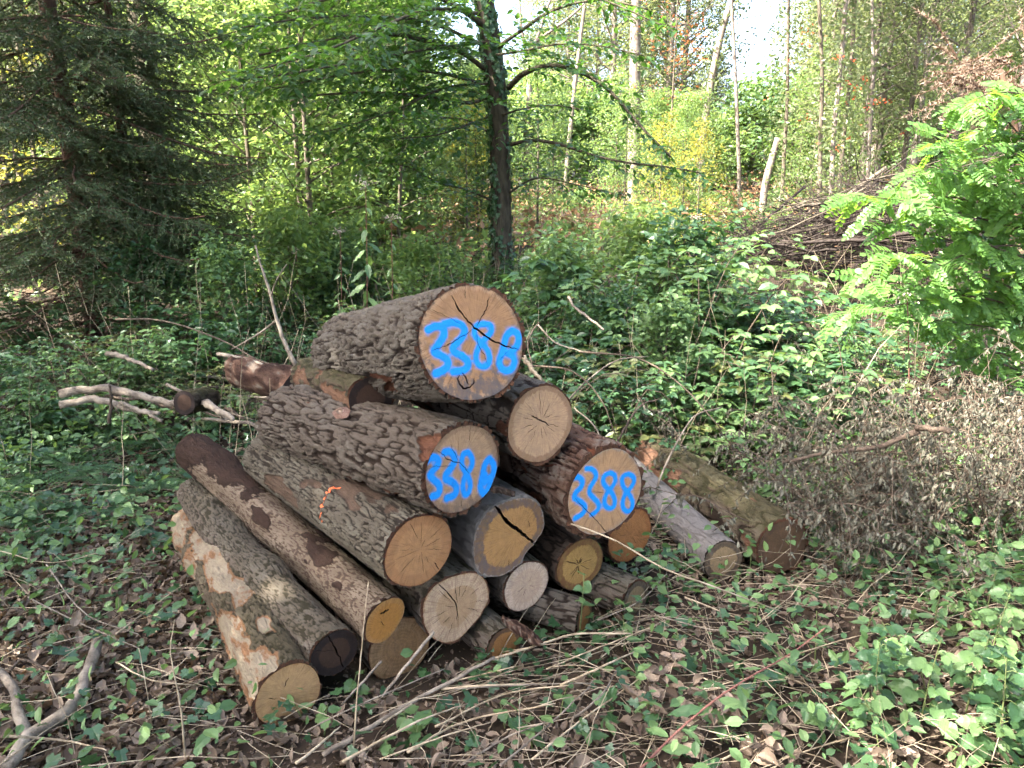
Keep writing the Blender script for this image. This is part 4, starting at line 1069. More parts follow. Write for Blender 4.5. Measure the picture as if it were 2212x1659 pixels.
for k, (px, w, lb) in enumerate([([(1770, 420), (1772, 300), (1776, 170), (1770, 20)], 9, 'leftmost of the thin dark stems rising above the brush heap'),
                              ([(1796, 415), (1800, 300), (1815, 150), (1826, 20)], 10, 'pale slender stem rising above the brush heap, second from the left'),
                              ([(1812, 412), (1822, 300), (1838, 150), (1846, 20)], 9, 'slender stem leaning right above the brush heap, third from the left'),
                              ([(1873, 400), (1880, 280), (1886, 150), (1884, 20)], 8, 'rightmost thin stem above the brush heap'),
                              ([(1690, 415), (1694, 330), (1700, 230), (1702, 100)], 8, 'white thin birch stem right of the broken leaning trunk')]):
    t = tall_trunk('rowan_tree', lb, px, 15 + k * 0.6, (w, w * 0.6), BARK_PALE if k % 2 else BARK_SAP, ivy=True)
    t['group'] = 'slender trees above the brush heap'
    bb = MB()
    if k < 4:
        for j in range(8):
            y = rng.uniform(10, 330)
            p = at(np.interp(y, [q[1] for q in px[::-1]], [q[0] for q in px[::-1]]) + rng.normal(0, 55), y, 15 + k * 0.6 + rng.normal(0, 0.5)) - np.array(t.location)
            n = 7
            a8 = rng.normal(0, 0.035, (n, 3))
            scatter(bb, T4, p + a8, rand_dirs(n), rng.normal(0, 1, (n, 3)), 0.045, None, rng)
        obj('berries', bb.mesh('berries', NT('rowan_berry').done((0.55, 0.06, 0.02), 0.4)), t)['kind'] = 'stuff'
sap_l = 'young leafy sapling in the sunlit thicket behind the spruce'
for k in range(38):          # the bright thicket behind, left of the ivy-clad tree
    Y = rng.uniform(10.2, 17)
    x = rng.uniform(330, 1060)
    if x > 900: Y += 3
    tree_thing('young_sapling', SAPS[k % 3], 'young leafy sapling in the sunlit thicket, ' + where(gp(x, Y) + [0, 0, 2.2]), 'sapling', gp(x, Y), rng.uniform(0, 6.28), rng.uniform(0.7, 1.25) * (0.62 if x > 880 else 1), 'saplings of the sunlit thicket', (rng.normal(0, 0.06), rng.normal(0, 0.06)))
for x, Y in ((665, 9.2), (684, 9.0), (560, 9.6)):
    tree_thing('young_sapling', SAPS[1], 'thin-stemmed sapling at the front of the thicket, ' + where(gp(x, Y) + [0, 0, 2]), 'sapling', gp(x, Y), rng.uniform(0, 6.28), 1.1, 'saplings of the sunlit thicket')
for k in range(16):
    Y = rng.uniform(15, 26)
    x = rng.uniform(1090, 2230)
    if 1540 < x < 1700: x -= 220
    tree_thing('clearing_sapling', SAPS[k % 3], 'leafy sapling in the clearing, ' + where(gp(x, Y) + [0, 0, 2]), 'sapling', gp(x, Y), rng.uniform(0, 6.28), rng.uniform(0.5, 0.9), 'saplings of the clearing')
for x, Y, s in ((1500, 13.5, 0.55), (1420, 16, 0.6), (120, 11, 1.2), (1010, 13, 0.7)):
    tree_thing('yellowing_sapling', YSAP, 'sapling with yellowing leaves among the green trees', 'sapling', gp(x, Y), rng.uniform(0, 6.28), s, 'yellowing saplings')
tree_thing('red_leaved_sapling', make_tree('red_sapling', 5.0, 0.03, 2.2, 0.9, 16, 4, 420, 0.09, LEAF_RED, BARK_SAP, 145, T=T4), 'sapling with reddening leaves right of the tall pale trunk', 'sapling', gp(1440, 19), 0, 1.25)
def far_height(x):      # how high the far wood may stand at picture column x, keeping the gaps of sky
    return float(np.interp(x, [-300, 860, 930, 1130, 1200, 1480, 1545, 1690, 1740, 2500], [1.25, 1.2, 0.42, 0.44, 0.95, 0.95, 0.27, 0.27, 1.0, 1.3]))
for k in range(90):
    x = -250 + 2750 * (k + rng.uniform(0, 1)) / 90
    Y = rng.uniform(32, 62)
    s = far_height(x) * rng.uniform(0.85, 1.1)
    tree_thing('far_tree', FARS[k % 3], 'broadleaf tree in the far wood closing the view', 'tree', gp(x, Y) - [0, 0, 0.5], rng.uniform(0, 6.28), s, 'trees of the far wood')
for k in range(70):
    x = -250 + 2750 * (k + rng.uniform(0, 1)) / 70
    tree_thing('far_bush', BUSH[k % 2], 'bush at the foot of the far wood', 'bush', gp(x, rng.uniform(26, 40)) - [0, 0, 0.2], rng.uniform(0, 6.28), rng.uniform(1.6, 3.0), 'bushes of the far wood')
for k in range(14):
    x = 1720 + 560 * rng.uniform(0, 1)
    tree_thing('thin_tree', THIN[k % 2], 'thin leafy tree in the stand at the upper right', 'tree', gp(x, rng.uniform(17, 30)), rng.uniform(0, 6.28), rng.uniform(0.8, 1.1), 'thin trees at the upper right')
for k in range(12):
    x = -200 + 600 * rng.uniform(0, 1)
    tree_thing('thin_tree', THIN[k % 2], 'leafy tree filling the background behind the spruces', 'tree', gp(x, rng.uniform(12, 26)), rng.uniform(0, 6.28), rng.uniform(0.8, 1.1), 'trees behind the spruces')
for X, Y, s in ((-5.3, -0.3, 0.74), (-5.7, 2.0, 0.76), (-5.0, -2.7, 0.72), (-7.6, -0.9, 0.85), (-7.9, 3.3, 1.08), (-9.4, 4.0, 0.75)):     # added out of view at left so that their crowns shade the pile
    tree_thing('added_shade_tree', SHADE, 'added unseen beech beyond the left edge, put there to shade the woodpile', 'tree', (X, Y, gz(X, Y)), X * 3, s, 'added shade beeches beyond the left edge')
for X, Y, s in ((2.5, -5.5, 0.9), (6.8, -3.0, 0.95), (-1.5, -6.5, 1.0), (7.6, 2.2, 0.9), (8.8, 6.0, 1.0), (5.0, -8.0, 1.0)):     # added behind and beside the camera to block sky light and deepen shadows
    tree_thing('added_shade_tree', SHADE, 'added unseen beech behind or right of the viewpoint, blocking sky light', 'tree', (X, Y, gz(X, Y)), X * 3, s, 'added shade beeches behind the viewpoint')
for k in range(26):     # the wood goes on beyond the left and right edges
    a_ = math.radians(rng.uniform(38, 85)) * (-1 if k < 16 else 1)
    d_ = rng.uniform(13, 34)
    X, Y = d_ * math.sin(a_), d_ * math.cos(a_) + 3
    tree_thing('edge_tree', THIN[k % 2] if k % 3 else FARS[k % 3], 'leafy tree of the wood beyond the picture edges', 'tree', (X, Y, gz(X, Y)), rng.uniform(0, 6.28), rng.uniform(0.6, 0.9), 'trees beyond the picture edges')
# bushes of the middle distance
for k in range(46):
    x = rng.uniform(420, 1500)
    Y = rng.uniform(7.5, 13)
    b = BUSH[0 if rng.uniform() < 0.6 else 1]
    b = b if x > 0 else b
    tree_thing('leafy_bush', b, ('yellow-green' if b is BUSH[0] else 'green') + ' leafy bush ' + where(gp(x, Y) + [0, 0, .5]), 'bush', gp(x, Y), rng.uniform(0, 6.28), rng.uniform(0.4, 0.8) * (0.5 if x > 900 else 1), 'bushes of the middle distance')
for k in range(40):
    x = rng.uniform(1050, 2250)
    Y = rng.uniform(11, 24)
    tree_thing('clearing_bush', BUSH[k % 2], 'low bush in the sunny clearing, ' + where(gp(x, Y) + [0, 0, .4]), 'bush', gp(x, Y), rng.uniform(0, 6.28), rng.uniform(0.3, 0.6), 'bushes of the clearing')
br_spots = [(1180, 5.2, .8), (1250, 4.6, .85), (1330, 5.6, 1.1), (1420, 5.0, 1.1), (1500, 4.4, .95), (1390, 4.1, .7), (1560, 5.4, 1.05), (1660, 4.8, .8), (1480, 6.4, 1.1), (1340, 6.8, 1.05), (1230, 6.6, .65), (1620, 6.6, .6), (1740, 5.8, .65),
            (1560, 3.9, .75), (1290, 7.4, .8), (1420, 7.6, .85), (1560, 7.8, .6), (1700, 4.0, .6), (1820, 5.0, .6), (1900, 6.2, .6), (2050, 5.4, .7), (2150, 6.5, .7), (960, 6.3, .6), (850, 5.8, .6), (740, 6.4, .7), (640, 5.6, .6), (560, 6.6, .75),
            (420, 5.6, .65), (300, 5.0, .6), (180, 5.6, .7), (60, 5.0, .65), (90, 6.4, .8), (-40, 4.2, .6), (120, 4.3, .5), (480, 4.8, .5), (1080, 6.9, .45), (1010, 7.4, .55), (860, 7.2, .8), (700, 7.6, .9)]
for k, (x, Y, s) in enumerate(br_spots):
    g_ = gp(x, Y) - [0, 0, 0.03]
    kind = k % 5
    look = ('small-leaved bramble bush', 'dense bramble bush', 'large-leaved bramble bush', 'upright light green bush', 'yellowish old bramble bush')[kind]
    tree_thing('bramble_bush', BRAM[kind], look + ' ' + where(g_ + [0, 0, 0.5 * s]), 'bramble', g_, rng.uniform(0, 6.28), s, 'brambles around the pile')
for k, (x, Y, s) in enumerate([(1210, 5.8, .55), (1460, 5.7, .6), (1370, 6.2, .6), (1430, 4.5, .4), (1320, 5.0, .4), (640, 6.9, .6), (500, 6.1, .5), (330, 6.3, .5), (920, 6.8, .5)]):
    g_ = gp(x, Y)
    tree_thing('hazel_bush', BUSH[(1, 2, 0)[k % 3]], ('light green', 'dark green', 'yellow-green')[k % 3] + ' young hazel bush ' + where(g_ + [0, 0, 0.7 * s]), 'bush', g_, rng.uniform(0, 6.28), s * 1.25, 'young bushes in the thicket')

# ------------------------------------------------------------------ low growth, uncountable
def area(n, fn, lo, hi, rng):
    out = []
    while sum(len(o) for o in out) < n:
        p = rng.uniform(lo, hi, (n * 2, 2))
        out.append(p[rng.uniform(0, 1, len(p)) < fn(p[:, 0], p[:, 1])])
    return np.concatenate(out)[:n]
def on_ground(p): return np.stack([p[:, 0], p[:, 1], ground_z(p[:, 0], p[:, 1])], -1)
def in_pile(x, y, pad=0.0):
    d = np.stack([x - P0[0], y - P0[1]], -1)
    u, v = d @ PU[:2], d @ PV[:2]
    return (u > -0.05 - pad) & (u < 1.15 + pad) & (v > -0.02 - pad) & (v < 1.0)
def patchy(x, y, f, seed, a, b): return sstep(a, b, fbm(np.stack([x * f, y * f, 0 * x], -1), seed, 3))
# dead leaves on the ground
lv = MB()
def dens(x, y):
    left = sstep(0.2, -0.8, x)
    w = (0.45 + 0.55 * left) * (0.35 + 0.65 * patchy(x, y, 1.5, 5, 0.35, 0.55)) * sstep(5.5, 2.6, y) * 1.0
    return np.clip(w, 0, 1) * ~in_pile(x, y, -0.05)
p = area(32000, dens, (-3.4, 1.05), (3.0, 5.2), rng)
n = len(p)
q = on_ground(p) + np.stack([0 * p[:, 0], 0 * p[:, 0], rng.uniform(0.0, 0.03, n)], -1)
scatter(lv, TC, q, rand_dirs(n, 0.1, rng), flat_normals(n, 0.55, rng), rng.uniform(0.012, 0.055, n), rng.beta(1.3, 1.6, n), rng)
tag(obj('leaf_litter', lv.mesh('leaf_litter', LEAF_DEAD, smooth=False)), kind='stuff')
lv = MB()      # crumbs of bark and broken leaf between them
p = area(26000, lambda x, y: 0.6 + 0.4 * sstep(0.2, -0.8, x), (-2.6, 1.05), (2.6, 3.6), rng)
n = len(p)
q = on_ground(p) + np.stack([0 * p[:, 0], 0 * p[:, 0], rng.uniform(0.0, 0.015, n)], -1)
scatter(lv, T4, q, rand_dirs(n, 0.1, rng), flat_normals(n, 0.8, rng), rng.uniform(0.006, 0.022, n), rng.beta(1.2, 1.6, n), rng)
tag(obj('litter_crumbs', lv.mesh('litter_crumbs', LEAF_DEAD, smooth=False)), kind='stuff')
# ivy creeping everywhere in the foreground
lv = MB()
def dens(x, y):
    return np.clip((0.25 + patchy(x, y, 1.3, 15, 0.42, 0.62)) * (0.18 + 0.8 * sstep(-0.9, 0.2, x) + 0.6 * sstep(2.6, 3.4, y)), 0, 1) * ~in_pile(x, y, -0.02)
p = area(9500, dens, (-3.4, 1.05), (3.0, 4.6), rng)
n = len(p)
q = on_ground(p) + np.stack([0 * p[:, 0], 0 * p[:, 0], rng.uniform(0.02, 0.10, n)], -1)
scatter(lv, TI, q, rand_dirs(n, -0.1, rng), flat_normals(n, 0.5, rng), rng.uniform(0.015, 0.055, n), None, rng)
tag(obj('ivy_ground_cover', lv.mesh('ivy_cover', LEAF_IVY, smooth=False)), kind='stuff')
# mixed herbs
lv = MB()
def dens(x, y):
    return np.clip((0.25 * sstep(0.0, 0.5, x) + patchy(x, y, 1.1, 25, 0.40, 0.60)) * (0.2 + 0.9 * sstep(-0.4, 0.7, x) + 0.4 * sstep(2.8, 3.8, y) + 0.35 * sstep(-1.6, -2.4, x)), 0, 1) * ~in_pile(x, y, 0.02)
p = area(27000, dens, (-4.0, 1.05), (3.2, 4.8), rng)
n = len(p)
q = on_ground(p) + np.stack([0 * p[:, 0], 0 * p[:, 0], rng.uniform(0.02, 0.22, n)], -1)
scatter(lv, T6, q, rand_dirs(n, -0.05, rng), flat_normals(n, 0.75, rng), rng.uniform(0.012, 0.055, n), None, rng)
tag(obj('herb_ground_cover', lv.mesh('herb_cover', LEAF_HERB, smooth=False)), kind='stuff')
# sunny herbs of the clearing and of the thicket floor
lv = MB()
p = area(26000, lambda x, y: np.clip(0.35 + patchy(x, y, 0.4, 35, 0.4, 0.6), 0, 1), (-14, 8.5), (18, 30), rng)
n = len(p)
hh = 0.15 + 0.75 * patchy(p[:, 0], p[:, 1], 0.5, 36, 0.3, 0.7)
q = on_ground(p) + np.stack([0 * p[:, 0], 0 * p[:, 0], rng.uniform(0.05, 1, n) * hh], -1)
scatter(lv, T4, q, rand_dirs(n, -0.05, rng), flat_normals(n, 0.6, rng), rng.uniform(0.07, 0.16, n), None, rng)
tag(obj('clearing_herbs', lv.mesh('clearing_herbs', LEAF_SAP, smooth=False)), kind='stuff')
lv = MB()
p = area(9000, lambda x, y: patchy(x, y, 0.35, 45, 0.45, 0.6), (-3, 10), (18, 32), rng)
n = len(p)
q = on_ground(p) + np.stack([0 * p[:, 0], 0 * p[:, 0], rng.uniform(0.1, 0.9, n)], -1)
scatter(lv, T4, q, rand_dirs(n, 0.0, rng), flat_normals(n, 0.8, rng), rng.uniform(0.07, 0.18, n), None, rng)
tag(obj('dead_bracken', lv.mesh('dead_bracken', LEAF_BRACK, smooth=False)), kind='stuff')
STALK2 = wood_mat('dry_brown_stalk', (0.15, 0.11, 0.07), (0.45, 0.37, 0.27), 9)
# fine dry stems and twigs littering the ground
tw = MB()
def dens(x, y): return (0.35 + 0.65 * sstep(-0.6, 0.3, x)) * ~in_pile(x, y, 0.0)
p = area(3000, dens, (-3.0, 1.05), (3.0, 4.0), rng)
q = on_ground(p)
for a in q:
    L = rng.uniform(0.12, 0.5)
    d = unit([rng.normal(0.8, 0.6), rng.normal(0.25, 0.6), rng.normal(0.05, 0.12)])
    c = curve_from(a + [0, 0, rng.uniform(0.01, 0.10)], d, L, 5, 0.1, 0.12, rng)
    c[:, 2] = np.maximum(c[:, 2], a[2] + 0.004)
    tw.add(*tube(c, np.linspace(1, 0.5, 5) * rng.uniform(0.0007, 0.0022), 3, False))
tag(obj('dry_stem_litter', tw.mesh('dry_stems', STALK2)), kind='stuff')

# dead upright stems standing in the thicket
tw = MB()
p = area(520, lambda x, y: np.clip(0.3 + patchy(x, y, 0.9, 55, 0.4, 0.6), 0, 1) * ~in_pile(x, y, 0.3), (-3.5, 3.4), (4.0, 9.0), rng)
for a in on_ground(p):
    c = curve_from(a, unit([rng.normal(0, .25), rng.normal(0, .25), 1]), rng.uniform(0.4, 1.15), 6, 0.15, 0.08, rng)
    tw.add(*tube(c, np.linspace(1, .5, 6) * rng.uniform(0.0015, 0.0032), 3, False))
tag(obj('dry_stem_undergrowth', tw.mesh('dry_stems', STALK2)), kind='stuff')
# ------------------------------------------------------------------ sticks, stalks and branches one can pick out
from mathutils import Matrix
rng = np.random.default_rng(91)
def stick(name, label, cat, pts, r0, r1, mat_, group=None, n=16, sides=7, rough=0.18, side=()):
    """pts: (x, y, 'z', height) on the ground or (x, y, Y)"""
    w = np.array([on_z(p[0], p[1], p[3]) if len(p) == 4 else at(*p) for p in pts])
    loc = np.array([w[0][0], w[0][1], min(w[:, 2])])
    c = smooth_path(w, n) - loc
    c += np.random.default_rng(int(abs(pts[0][0] * 7 + pts[0][1]))).normal(0, r0 * 0.18, c.shape)
    b = MB()
    b.add(*tube(c, np.linspace(r0, r1, n), sides, True, rough, int(abs(pts[0][0]))))
    if side:
        t = thing(name, label, cat, loc, 0, group)
        obj('stem', b.mesh(name, mat_), t)
        for sp, s0, s1 in side:
            ws = np.array([on_z(p[0], p[1], p[3]) if len(p) == 4 else at(*p) for p in sp])
            b2 = MB()
            b2.add(*tube(smooth_path(ws, 12) - loc, np.linspace(s0, s1, 12), sides, True, rough, 3))
            obj('side_branch', b2.mesh('side_branch', mat_), t)
        return t
    return tag(obj(name, b.mesh(name, mat_), None, loc), label, cat, group)
g = 'z'
stick('dry_stalk', 'longest pale grey stalk lying slantwise in front of the pile', 'stalk', [(696, 1632, g, .03), (780, 1581, g, .05), (901, 1512, g, .07), (1068, 1421, g, .11)], .0075, .005, GREY_STICK)
stick('dry_stalk', 'brown stalk continuing right from the longest pale stalk', 'stalk', [(1060, 1425, g, .10), (1179, 1388, g, .10), (1248, 1369, g, .10), (1363, 1369, g, .08)], .0045, .003, STALK)
stick('dry_stalk', 'white stick leaning against the pale ringed log', 'stalk', [(936, 1366, 2.06), (884, 1430, 1.98), (825, 1505, g, .03)], .0055, .004, GREY_STICK)
stick('dry_stalk', 'short white stick left of the leaning white stick', 'stalk', [(825, 1428, g, .12), (783, 1474, g, .08), (738, 1522, g, .03)], .0042, .003, GREY_STICK)
stick('grass_stalk', 'tall straight grass stalk standing in front of the stripped log', 'stalk', [(762, 1637, g, .0), (778, 1435, 1.72), (796, 1255, 1.74)], .0026, .0013, STALK)
stick('grass_stalk', 'tall bent grass stalk rising before the leaf litter at left', 'stalk', [(402, 1655, g, 0), (388, 1510, 1.70), (368, 1410, 1.72), (377, 1338, 1.76)], .003, .0012, STALK)
stick('grass_stalk', 'thin dark grass stalk left of the leftmost log', 'stalk', [(330, 1580, g, 0), (315, 1480, 1.75), (300, 1400, 1.78)], .0018, .001, STALK)
stick('dry_stalk', 'long brown stem slanting across the jagged bark log face', 'stalk', [(1234, 1131, 2.30), (1329, 1167, 2.22), (1429, 1226, 2.14), (1528, 1262, 2.12), (1686, 1321, g, .12)], .0028, .002, STALK2)
more = [[(660, 1580), (760, 1530), (960, 1445)], [(740, 1645), (900, 1560), (1010, 1520)], [(952, 1490), (1062, 1480), (1276, 1476)], [(981, 1488), (1160, 1478), (1275, 1476)], [(830, 1560), (960, 1480), (1110, 1440)],
        [(940, 1570), (1090, 1500), (1230, 1480)], [(1080, 1655), (1180, 1570), (1276, 1482)], [(1150, 1640), (1250, 1560), (1390, 1460)], [(1210, 1480), (1300, 1440), (1400, 1395)], [(1290, 1340), (1380, 1300), (1440, 1240)],
        [(1180, 1445), (1290, 1400), (1420, 1350)], [(640, 1650), (700, 1600), (735, 1570)], [(1420, 1330), (1540, 1360), (1700, 1370)], [(1480, 1290), (1600, 1340), (1720, 1420)], [(1700, 1420), (1850, 1375), (2010, 1350)], [(1900, 1420), (2050, 1380), (2212, 1350)],
        [(1560, 1640), (1650, 1600), (1760, 1580)], [(1690, 1640), (1780, 1610), (1960, 1560)], [(100, 1220), (190, 1330), (300, 1370)], [(0, 1190), (120, 1215), (260, 1180)], [(250, 1370), (330, 1310), (400, 1260)], [(60, 1290), (160, 1340), (300, 1400)], [(20, 1590), (140, 1600), (230, 1620)],
        [(250, 1430), (330, 1470), (420, 1480)], [(1000, 1650), (1100, 1590), (1180, 1560)], [(820, 1640), (960, 1590), (1060, 1560)], [(880, 1625), (1000, 1560), (1200, 1520)], [(1230, 1560), (1300, 1500), (1330, 1450)]]
for k, m3 in enumerate(more):
    zs = rng.uniform(0.03, 0.13, 3)
    stick('dry_stalk', ('thin dry stalk ' if k % 3 else 'thin grey stalk ') + where(on_z(*m3[1], .05)), 'stalk', [(*p, g, z) for p, z in zip(m3, zs)], rng.uniform(.002, .0042), .0016, STALK if k % 3 else GREY_STICK, 'thin dry stalks before the pile' if m3[0][0] > 500 else 'thin dry stalks at left')
# forked branch, bottom left
stick('forked_branch', 'thick forked pale branch lying in the bottom left corner', 'branch', [(12, 1665, g, .03), (60, 1590, g, .05), (130, 1545, g, .05), (180, 1470, g, .05), (212, 1385, g, .06)], .021, .016, GREY_STICK, rough=0.22,
      side=[([(62, 1590, g, .05), (38, 1540, g, .09), (30, 1490, g, .10), (-10, 1440, g, .10)], .014, .011)])
stick('brown_twig', 'curved brown twig behind the forked branch', 'twig', [(118, 1510, g, .02), (100, 1450, g, .05), (45, 1425, g, .06), (20, 1450, g, .05)], .006, .004, TWIG)
# the heap of old branches left behind the pile
db = 'old branches left behind the pile'
stick('dead_branch', 'long grey dead branch lying across the heap at left', 'branch', [(135, 852, 4.1), (210, 838, 4.1), (290, 850, 4.05), (360, 868, 4.0), (400, 880, 3.9)], .026, .016, GREY_STICK, db)
stick('dead_branch', 'lower grey dead branch under the long one at left', 'branch', [(130, 875, 4.0), (200, 862, 4.05), (290, 885, 4.0), (345, 895, 3.9)], .022, .012, GREY_STICK, db)
stick('dead_branch', 'pale bent stick lit by the sun at left', 'branch', [(232, 764, 4.7), (265, 770, 4.6), (300, 785, 4.5), (330, 800, 4.4)], .017, .010, GREY_STICK, db)
stick('dead_branch', 'brown branch ending at the sawn stub at left', 'branch', [(440, 870, 3.8), (470, 885, 3.7), (505, 905, 3.6)], .022, .012, GREY_STICK, db)
stick('dead_branch', 'thin crooked branch slanting behind the stub', 'branch', [(360, 830, 4.3), (400, 850, 4.2), (440, 868, 4.0), (490, 905, 3.8)], .010, .006, GREY_STICK, db)
stick('dead_branch', 'thin grey branch between the long branches', 'branch', [(260, 870, 4.0), (310, 890, 3.95), (350, 910, 3.85)], .013, .008, GREY_STICK, db)
stick('dead_branch', 'dark thin branch rising steeply through the long grey branch', 'branch', [(236, 915, 3.9), (240, 870, 3.9), (236, 830, 3.9)], .010, .006, TWIG, db)
stick('dead_branch', 'long thin pale branch reaching right towards the pile', 'branch', [(250, 690, 5.0), (330, 690, 4.9), (420, 712, 4.6), (500, 745, 4.3), (560, 780, 4.0), (640, 800, 3.7)], .006, .004, TWIG, db)
stick('dead_branch', 'pale branch ending behind the left numbered log', 'branch', [(470, 765, 4.3), (530, 775, 4.1), (600, 800, 3.8), (650, 800, 3.6)], .012, .009, GREY_STICK, db)
stick('standing_dead_stick', 'thin crooked dead stick rising behind the pile at left', 'branch', [(640, 790, 3.7), (615, 740, 3.75), (598, 690, 3.8), (585, 640, 3.8), (560, 560, 3.85), (552, 530, 3.85)], .012, .004, GREY_STICK, side=[([(600, 690, 3.8), (560, 720, 3.9), (500, 755, 4.0)], .006, .003), ([(585, 640, 3.8), (600, 600, 3.7), (620, 570, 3.7)], .004, .002)])
stick('white_stick', 'bent whitish stick in the growth right of the top log', 'branch', [(1228, 640, 4.2), (1240, 662, 4.15), (1270, 685, 4.1), (1305, 712, 4.0)], .008, .006, GREY_STICK)
stick('splintered_stick', 'splintered pale stick behind the unmarked round log', 'branch', [(1128, 770, 3.0), (1150, 800, 2.95), (1175, 832, 2.9)], .012, .006, STALK)
for k, pl in enumerate([[(1140, 790, 3.6), (1230, 800, 3.5), (1290, 850, 3.4), (1330, 940, 3.3)], [(1200, 900, 3.4), (1260, 830, 3.5), (1330, 780, 3.6), (1400, 770, 3.7)], [(1330, 960, 3.2), (1380, 880, 3.3), (1430, 860, 3.4)], [(1420, 1050, 3.0), (1450, 980, 3.1), (1500, 900, 3.2), (1560, 880, 3.3)],
                        [(1250, 760, 3.9), (1380, 775, 3.8), (1480, 840, 3.6), (1560, 930, 3.4)], [(1300, 1000, 3.1), (1290, 930, 3.2), (1240, 880, 3.3)], [(1160, 700, 3.9), (1140, 740, 3.8), (1150, 790, 3.7)], [(1160, 700, 3.9), (1200, 740, 3.85), (1260, 760, 3.8)]]):
    stick('bare_cane', 'bare arching cane ' + where(at(*pl[1])), 'cane', pl, .005, .0028, GREY_STICK if k % 2 else TWIG, 'bare canes right of the pile')
stick('broken_branch', 'short brown broken branch poking out of the withered shrub', 'branch', [(1980, 925, 2.75), (2010, 925, 2.7), (2055, 932, 2.65)], .012, .010, TWIG)
stick('shrub_branch', 'long thin bent branch of the withered shrub', 'branch', [(1690, 1000, 2.9), (1800, 975, 2.85), (1900, 965, 2.8), (1985, 930, 2.75)], .006, .012, TWIG)

for k in range(22):
    x, y = rng.uniform(110, 540), rng.uniform(800, 925)
    b0 = on_z(x, y, 0.0); b0[2] = gz(b0[0], b0[1]) + rng.uniform(.03, .16)
    c = curve_from(b0, unit([1, rng.normal(-.1, .6), rng.normal(0, .10)]), rng.uniform(.3, 1.0), 9, 0.02, 0.10, rng)
    r0 = rng.uniform(.005, .016)
    bm = MB()
    bm.add(*tube(c - b0, np.linspace(r0, r0 * .6, 9), 6, True, .2, k))
    for q in range(2):
        e = curve_from(c[rng.integers(2, 8)], unit(rng.normal(0, 1, 3) * [1, 1, .5] + [.5, 0, .3]), rng.uniform(.1, .3), 5, 0, .15, rng)
        bm.add(*tube(e - b0, np.linspace(r0 * .5, r0 * .2, 5), 4, False))
    tag(obj('dead_branch', bm.mesh('dead_branch', GREY_STICK if k % 2 else TWIG), None, b0), ('grey' if k % 2 else 'brown') + ' dead stick in the branch heap ' + where(c[4]), 'branch', db)
# sawn stub, rotten log pieces in the heap at left
def short_log(name, label, near, far, r, bark, face, seed):
    a, b = at(*near), at(*far)
    ax = unit(b - a)
    loc = np.array([*((a + b) / 2)[:2], min(a[2], b[2]) - r])
    c = np.linspace(a, b, 16) - loc
    bm = MB()
    V, F = tube(c, r * (1 + 0.05 * np.sin(np.arange(16) * 2.1 + seed)), 26, False, 0.16, seed)
    tt = np.tile(np.linspace(0, 6.283, 26, endpoint=False), 16)
    h = vn(np.stack([np.cos(tt) * 5, np.sin(tt) * 5, np.repeat(np.arange(16), 26) * 0.5], -1), seed)
    bm.add(V, F, h=h, patch=0, ua=np.cos(tt) * r, ub=np.sin(tt) * r, uz=np.repeat(np.linspace(0, 1, 16), 26) * np.linalg.norm(b - a))
    t = thing(name, label, 'log', loc)
    obj('bark', bm.mesh('bark', bark), t)
    for e_, row in ((0, 0), (1, 15)):
        ring = V[row * 26:(row + 1) * 26]
        cen = ring.mean(0) + (-ax if e_ == 0 else ax) * 0.004
        VV = np.concatenate([ring, ring * 0.55 + cen * 0.45, cen[None]])
        j = np.arange(26); k = (j + 1) % 26
        obj('cut_face' if e_ == 0 else 'end_face', new_mesh('cut_face', VV, [np.stack([j, k, k + 26, j + 26], -1), np.stack([j + 26, k + 26, np.full(26, 52)], -1)], face,
            {'rad': np.concatenate([np.ones(26), np.full(26, .55), [0]]), 'ang': np.concatenate([np.linspace(-3.1, 3.1, 26)] * 2 + [[0]]), 'fx': VV[:, 0] * 0.5, 'fy': VV[:, 2] * 0}), t)
    return t
short_log('sawn_stub', 'short sawn stub with dark weathered end in the branch heap', (398, 868, 3.75), (455, 862, 4.1), 0.062, MOSSY, F_N, 5)
short_log('rotten_log', 'reddish rotten log behind the left numbered log', (648, 838, 3.65), (515, 800, 4.2), 0.085, OAK3, F_N, 7)
#short_log('mossy_log_piece', 'mossy broken log piece at the top of the branch heap', (352, 775, 4.6), (415, 800, 4.9), 0.055, MOSSY, F_N, 9)
#short_log('rotten_log', 'dark rotten log low in the branch heap at left', (330, 905, 3.8), (150, 880, 4.4), 0.07, MOSSY, F_N, 11)

# orange stroke on the bark of the log with the orange face
L = LOGS['D']
def on_log(L, px):
    d = unit(ray(*px)); ax = L['ax']; o = CAM - L['P']
    dp, op = d - ax * np.dot(d, ax), o - ax * np.dot(o, ax)
    rr = L['r'] * 0.93
    a_, b_, c_ = np.dot(dp, dp), 2 * np.dot(dp, op), np.dot(op, op) - rr * rr
    disc = b_ * b_ - 4 * a_ * c_
    t_ = (-b_ - math.sqrt(max(disc, 0))) / (2 * a_)
    P_ = CAM + d * t_
    rel = P_ - L['P']
    cen = L['P'] + ax * np.dot(rel, ax)
    nrm = unit(P_ - cen)
    # true bark radius at that place
    s_ = np.dot(rel, ax) / np.linalg.norm(L['Q'] - L['P'])
    row = int(np.clip(s_, 0, 1) ** (1 / 1.15) * (L['V'].shape[0] - 1))
    th_ = math.atan2(np.dot(nrm, L['e2']), np.dot(nrm, L['e1'])) % (2 * math.pi)
    col = int(th_ / (2 * math.pi) * L['V'].shape[1]) % L['V'].shape[1]
    return L['V'][row, col] + nrm * 0.003, nrm
pts = [((600 + u / 1.3825) * .54861, (1700 + v / 1.3825) * .54861) for u, v in [(1018, 308), (995, 312), (975, 325), (960, 350), (945, 385), (935, 420), (932, 450), (938, 485)]]
ps = smooth_path(np.array(pts), 34)
VV, FF = [], []
